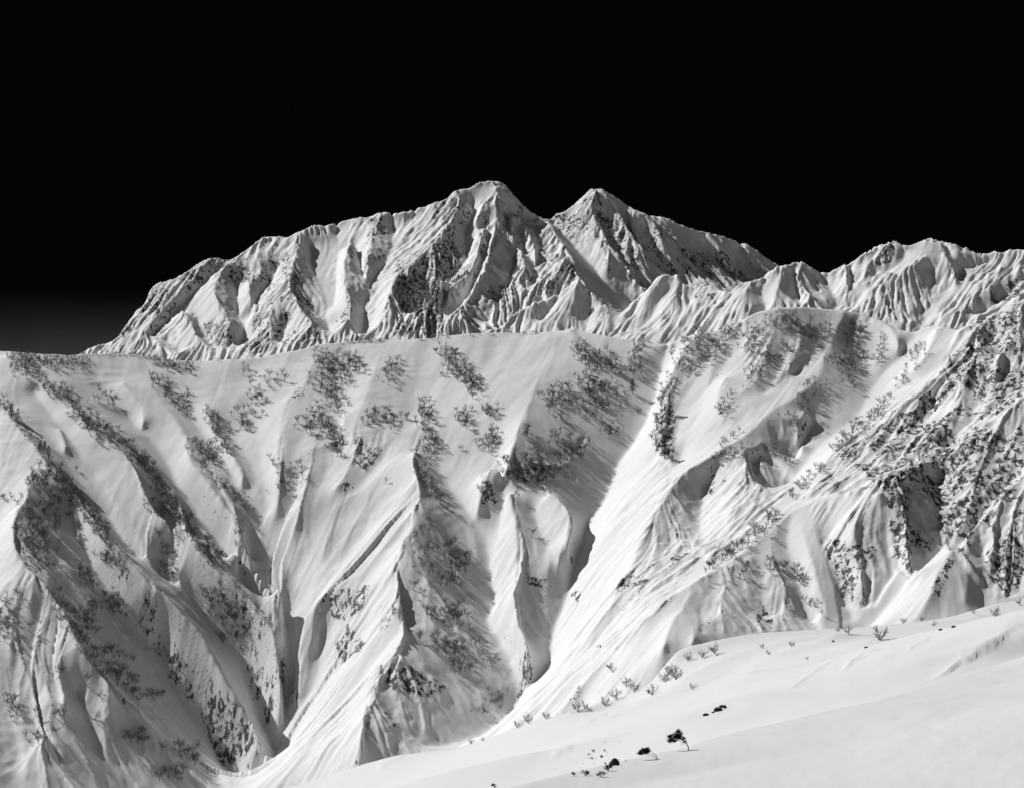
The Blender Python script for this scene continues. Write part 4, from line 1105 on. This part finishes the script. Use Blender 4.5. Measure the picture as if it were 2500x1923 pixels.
# ------------------------------------------------------------------ bare shrubs on the near shoulder
SHRUB = []
for i in range(5):
    t, c = birch(700 + i, False, True)
    SHRUB.append((t.mesh('shrub_stems', M_WOOD), c.mesh('shrub_twigs', M_TWIG)))
SHRUBS = [(9, 255, 700, 3.4, 'big bare shrub on the left end of the near shoulder'), (9, 170, 725, 2.6, 'bare shrub left of the big one on the shoulder'), (9, 70, 740, 2.6, 'bare shrub in the thicket left of the shoulder'),
          (9, 20, 860, 4.0, 'tall bare shrub at the lower left of the shoulder'), (9, 105, 925, 1.7, 'round low shrub in the dip under the shoulder'), (9, 730, 655, 2.0, 'small bare shrub on the shaded hump'),
          (9, 540, 665, 1.6, 'small upright shrub left of the shaded hump'), (9, 585, 705, 1.5, 'twiggy shrub lying in the hollow'), (9, 1285, 615, 4.2, 'large dark branching shrub in the middle of the shoulder'),
          (9, 1075, 575, 2.4, 'bare shrub on the shoulder edge'), (9, 1010, 560, 1.6, 'low shrub at the shoulder edge left of another'), (9, 1430, 500, 2.2, 'pale bare shrub right of the large dark one'), (9, 1620, 525, 1.6, 'dense low shrub on a snow bump'),
          (9, 1990, 468, 2.4, 'bare shrub on the right shoulder'), (9, 1870, 448, 1.6, 'little shrub left of the right shoulder shrub'), (9, 2160, 392, 2.4, 'bare shrub at the right picture edge'), (9, 1545, 470, 1.8, 'bare shrub near the right gully'), (9, 820, 735, 1.0, 'tiny shrub on the bright slope below the hump'),
          (8, 1270, 1118, 2.8, 'bare shrub on the near snow edge at centre'), (8, 1190, 1150, 2.2, 'low shrub left on the near snow edge'), (8, 1372, 1104, 2.4, 'round bare shrub on the near snow edge'),
          (8, 1560, 1060, 2.8, 'leaning bare shrub below the snow rib'), (8, 1620, 1045, 2.6, 'dark shrub beneath the snow rib'), (8, 1740, 1025, 2.8, 'bare shrub in the tangle right of the snow rib'), (8, 1800, 960, 3.2, 'upright bare shrub in the tangle'), (8, 1860, 900, 3.4, 'tall bare shrub topping the tangle'),
          (8, 1930, 930, 3.2, 'slanting bare shrub in the tangle'), (8, 2030, 960, 3.2, 'bare shrub at the right of the tangle'), (8, 2100, 880, 3.6, 'tall bare shrub right of the tangle'), (8, 2150, 830, 3.2, 'bare shrub high on the shoulder flank'), (8, 1780, 800, 3.0, 'bare shrub on the snow rib'), (8, 900, 1262, 1.6, 'low brush on the near snow edge at left'), (8, 970, 1230, 1.2, 'tiny brush on the near snow edge')]


def near_hit(q):
    a, b = NEAR.hit(q[0], q[1]), MID.hit(q[0], q[1])
    if a is not None and a.y < 560:
        return a
    for d in range(2, 40, 2):                       # just above the edge: stand on the brink
        a = NEAR.hit(q[0], q[1] + d)
        if a is not None and a.y < 560:
            return a if d < 26 else b
    return b


for k, (c, x, y, h, lab) in enumerate(SHRUBS):
    q = pix(c, '%g,%g' % (x, y))[0]
    P = near_hit(q)
    if P is None:
        continue
    if P.y > 700:
        h *= 1.9
    elif c == 8 or x < 300:
        h *= 1.1
    root = bpy.data.objects.new('bare_shrub', None); COL.objects.link(root)
    root.location = P; root.scale = (h * .8, h * .8, h * .8); root.rotation_euler = (0.0, -0.15, k * 2.1)
    tag(root, lab, 'shrub', 'bare shrubs on the near shoulder')
    for nm, me in zip(('stems', 'twigs'), SHRUB[k % 5]):
        o = bpy.data.objects.new(nm, me); COL.objects.link(o); o.parent = root


# ------------------------------------------------------------------ wind bent pines, sprigs and stones on the near snow
KB = 3.64


def cb(x, y):
    return NEAR.hit(1150 + x / KB, 1700 + y / KB)


def needle_mass(C, centre, rx, rz, n, size):
    for k in range(n):
        d = Vector((random.gauss(0, 1), random.gauss(0, 1), random.gauss(0, 1))).normalized() * random.random() ** 0.4
        p = centre + Vector((d.x * rx, d.y * rx * 0.7, d.z * rz))
        for j in range(5):
            e = Vector((random.gauss(-.5, .8), random.gauss(0, .8), random.gauss(.25, .6))).normalized()
            C.sliver(p, p + e * size * random.uniform(.6, 1.2), size * 0.16)


def bent_pine(base, lab, limbs, masses):
    random.seed(int(base.x * 10))
    root = bpy.data.objects.new('bent_pine', None); COL.objects.link(root)
    root.location = base
    tag(root, lab, 'pine')
    T, C = MB(), MB()
    for pts, r in limbs:
        T.tube([Vector(p) for p in pts], [r * (1 - 0.75 * i / (len(pts) - 1)) for i in range(len(pts))], 6)
    for (x, y, z, rx, rz, n) in masses:
        needle_mass(C, Vector((x, y, z)), rx * 1.15, rz * 1.15, int(n * 1.7), 0.15)
    for nm, me in (('trunk', T.mesh('pine_trunk', M_WOOD, True)), ('crown', C.mesh('pine_crown', M_NEEDLE))):
        o = bpy.data.objects.new(nm, me); COL.objects.link(o); o.parent = root


P1 = cb(1930, 474)
P2 = cb(1660, 552)
if P1 is not None:
    bent_pine(P1, 'larger wind bent pine leaning left on the near snow edge',
              [([(0.05, 0, -.15), (0, 0, .25), (-.12, 0, .55), (-.42, 0.02, .82), (-.8, 0, 1.0)], 0.045), ([(-.1, 0, .5), (-.5, .1, .62), (-.85, .1, .75)], 0.03), ([(-.3, 0, .74), (-.5, -.15, .45), (-.62, -.2, .3)], 0.018),
               ([(-.05, 0, .35), (-.3, .1, .42), (-.5, .15, .36)], 0.015), ([(-.7, 0, .95), (-.75, 0, 1.3), (-.68, 0, 1.5)], 0.02), ([(0.05, 0, -.05), (.25, 0, .0), (.55, .05, .02)], 0.02)],
              [(-1.0, 0, .98, .5, .22, 90), (-.72, 0, 1.22, .28, .22, 50), (-1.25, 0, .72, .33, .16, 45), (-.5, 0, .9, .3, .14, 30), (-.7, 0, 1.42, .14, .16, 16), (-1.35, .05, 1.05, .2, .1, 16), (-.2, 0, .66, .16, .1, 8)])
if P2 is not None:
    bent_pine(P2, 'smaller wind bent pine swept flat left of the larger one',
              [([(0.03, 0, -.12), (-.08, 0, .16), (-.35, 0, .4), (-.8, 0, .5)], 0.032), ([(0, 0, -.05), (-.25, .1, .14), (-.6, .1, .3), (-1.0, .1, .32)], 0.026), ([(0, 0, -.05), (-.15, -.1, .3), (-.42, -.1, .56), (-.8, -.1, .62)], 0.024)],
              [(-.95, 0, .55, .36, .19, 80), (-.75, 0, .66, .22, .14, 36), (-1.22, 0, .42, .24, .1, 30)])

for k, (x, y, r, lab) in enumerate([(1215, 655, .42, 'black pine sprig with raised branches below the bent pines'), (1015, 700, .34, 'low pine sprig at the near snow edge'), (1160, 712, .34, 'dark pointed pine sprig lowest of the group on the snow'), (212, 800, .5, 'upright dark pine sprig at the bottom edge of the picture'), (915, 704, .22, 'small dark sprig leftmost along the near snow edge')] +
                               [(x, y, r, 'tiny dark pine sprig poking through the white slope') for x, y, r in ((1090, 490, .3), (1050, 518, .22), (1078, 552, .25), (1040, 546, .15), (1115, 560, .18), (1155, 542, .35), (1190, 487, .25), (1212, 496, .15), (1210, 522, .12), (1100, 600, .18), (1005, 596, .15), (1190, 412, .2), (1280, 407, .08), (1320, 409, .1), (975, 631, .1), (1235, 600, .2), (1190, 600, .25), (1330, 574, .12), (1372, 575, .14), (1562, 452, .08), (1556, 360, .07), (1642, 575, .06), (1458, 600, .06))]):
    P = cb(x, y)
    if P is None:
        continue
    random.seed(900 + k)
    root = bpy.data.objects.new('pine_sprig', None); COL.objects.link(root)
    root.location = P
    tag(root, lab, 'pine sprig', 'tiny pine sprigs on the white slope' if k > 4 else None)
    T, C = MB(), MB()
    for j in range(3 if r > .2 else 1):
        d = Vector((random.uniform(-.8, .5), random.uniform(-.3, .3), random.uniform(.5, 1)))
        T.tube([(0, 0, -.06), d * r * .5, d * r], [r * .08, r * .06, r * .03], 4)
        needle_mass(C, d * r * 0.9, r * .55, r * .36, 10, r * .45)
    for nm, me in (('stem', T.mesh('sprig_stem', M_WOOD)), ('needles', C.mesh('sprig_needles', M_NEEDLE))):
        o = bpy.data.objects.new(nm, me); COL.objects.link(o); o.parent = root


def stone(P, rx, rz, lab, seed, snow=False):
    rng = np.random.default_rng(seed)
    nu_, nv_ = 14, 9
    th = np.linspace(0, 2 * np.pi, nu_, endpoint=False); ph = np.linspace(0.12, np.pi - 0.12, nv_)
    TH, PH = np.meshgrid(th, ph)
    D = np.stack([np.cos(TH) * np.sin(PH), np.sin(TH) * np.sin(PH), np.cos(PH)], -1)
    rad = np.ones(TH.shape)
    for k in range(9):
        nrm = rng.standard_normal(3); nrm /= np.linalg.norm(nrm)
        rad = np.minimum(rad, rng.uniform(.62, .95) / np.maximum(D @ nrm, 0.05))
    V = D * rad[..., None] * np.array([rx, rx * .8, rz])
    V[..., 2] += rz * 0.25
    idx = np.arange(nu_ * nv_).reshape(nv_, nu_)
    q = np.stack([idx[:-1], idx[1:], np.roll(idx[1:], -1, 1), np.roll(idx[:-1], -1, 1)], -1).reshape(-1, 4)
    me = grid_mesh('stone', V.reshape(-1, 3), q, False)
    me.materials.append(M_ROCK)
    o = bpy.data.objects.new('stone', me); COL.objects.link(o)
    o.location = P
    tag(o, lab, 'stone', 'dark stones on the near snow')


for k, (x, y, rx, rz, lab) in enumerate([(190, 1086, .5, .28, 'dark stone at the left end of the row on white snow'), (234, 1069, .25, .16, 'smallest dark stone, second in the row on white snow'), (265, 1058, .65, .55, 'biggest dark stone in the row on white snow'),
                                         (289, 1036, .45, .32, 'flat dark stone right of the biggest in the row'), (308, 1040, .3, .42, 'narrow dark stone at the right end of the row'), (987, 624, .3, .3, 'little black stone on the bright rise under the shoulder'), (1195, 662, .4, .2, 'small flat stone on the crest of the white slope'),
                                         (1745, 533, .6, .22, 'dark stone at the foot of the snow bump'), (1662, 550, .5, .18, 'flat stone left of the one under the snow bump')]):
    P = near_hit(pix(9, '%g,%g' % (x, y))[0])
    if P is not None:
        stone(P, rx, rz, lab, 60 + k)
P = cb(1275, 606)
if P is not None:
    stone(P, .42, .4, 'dark dome shaped stone beside the pine sprigs', 80)
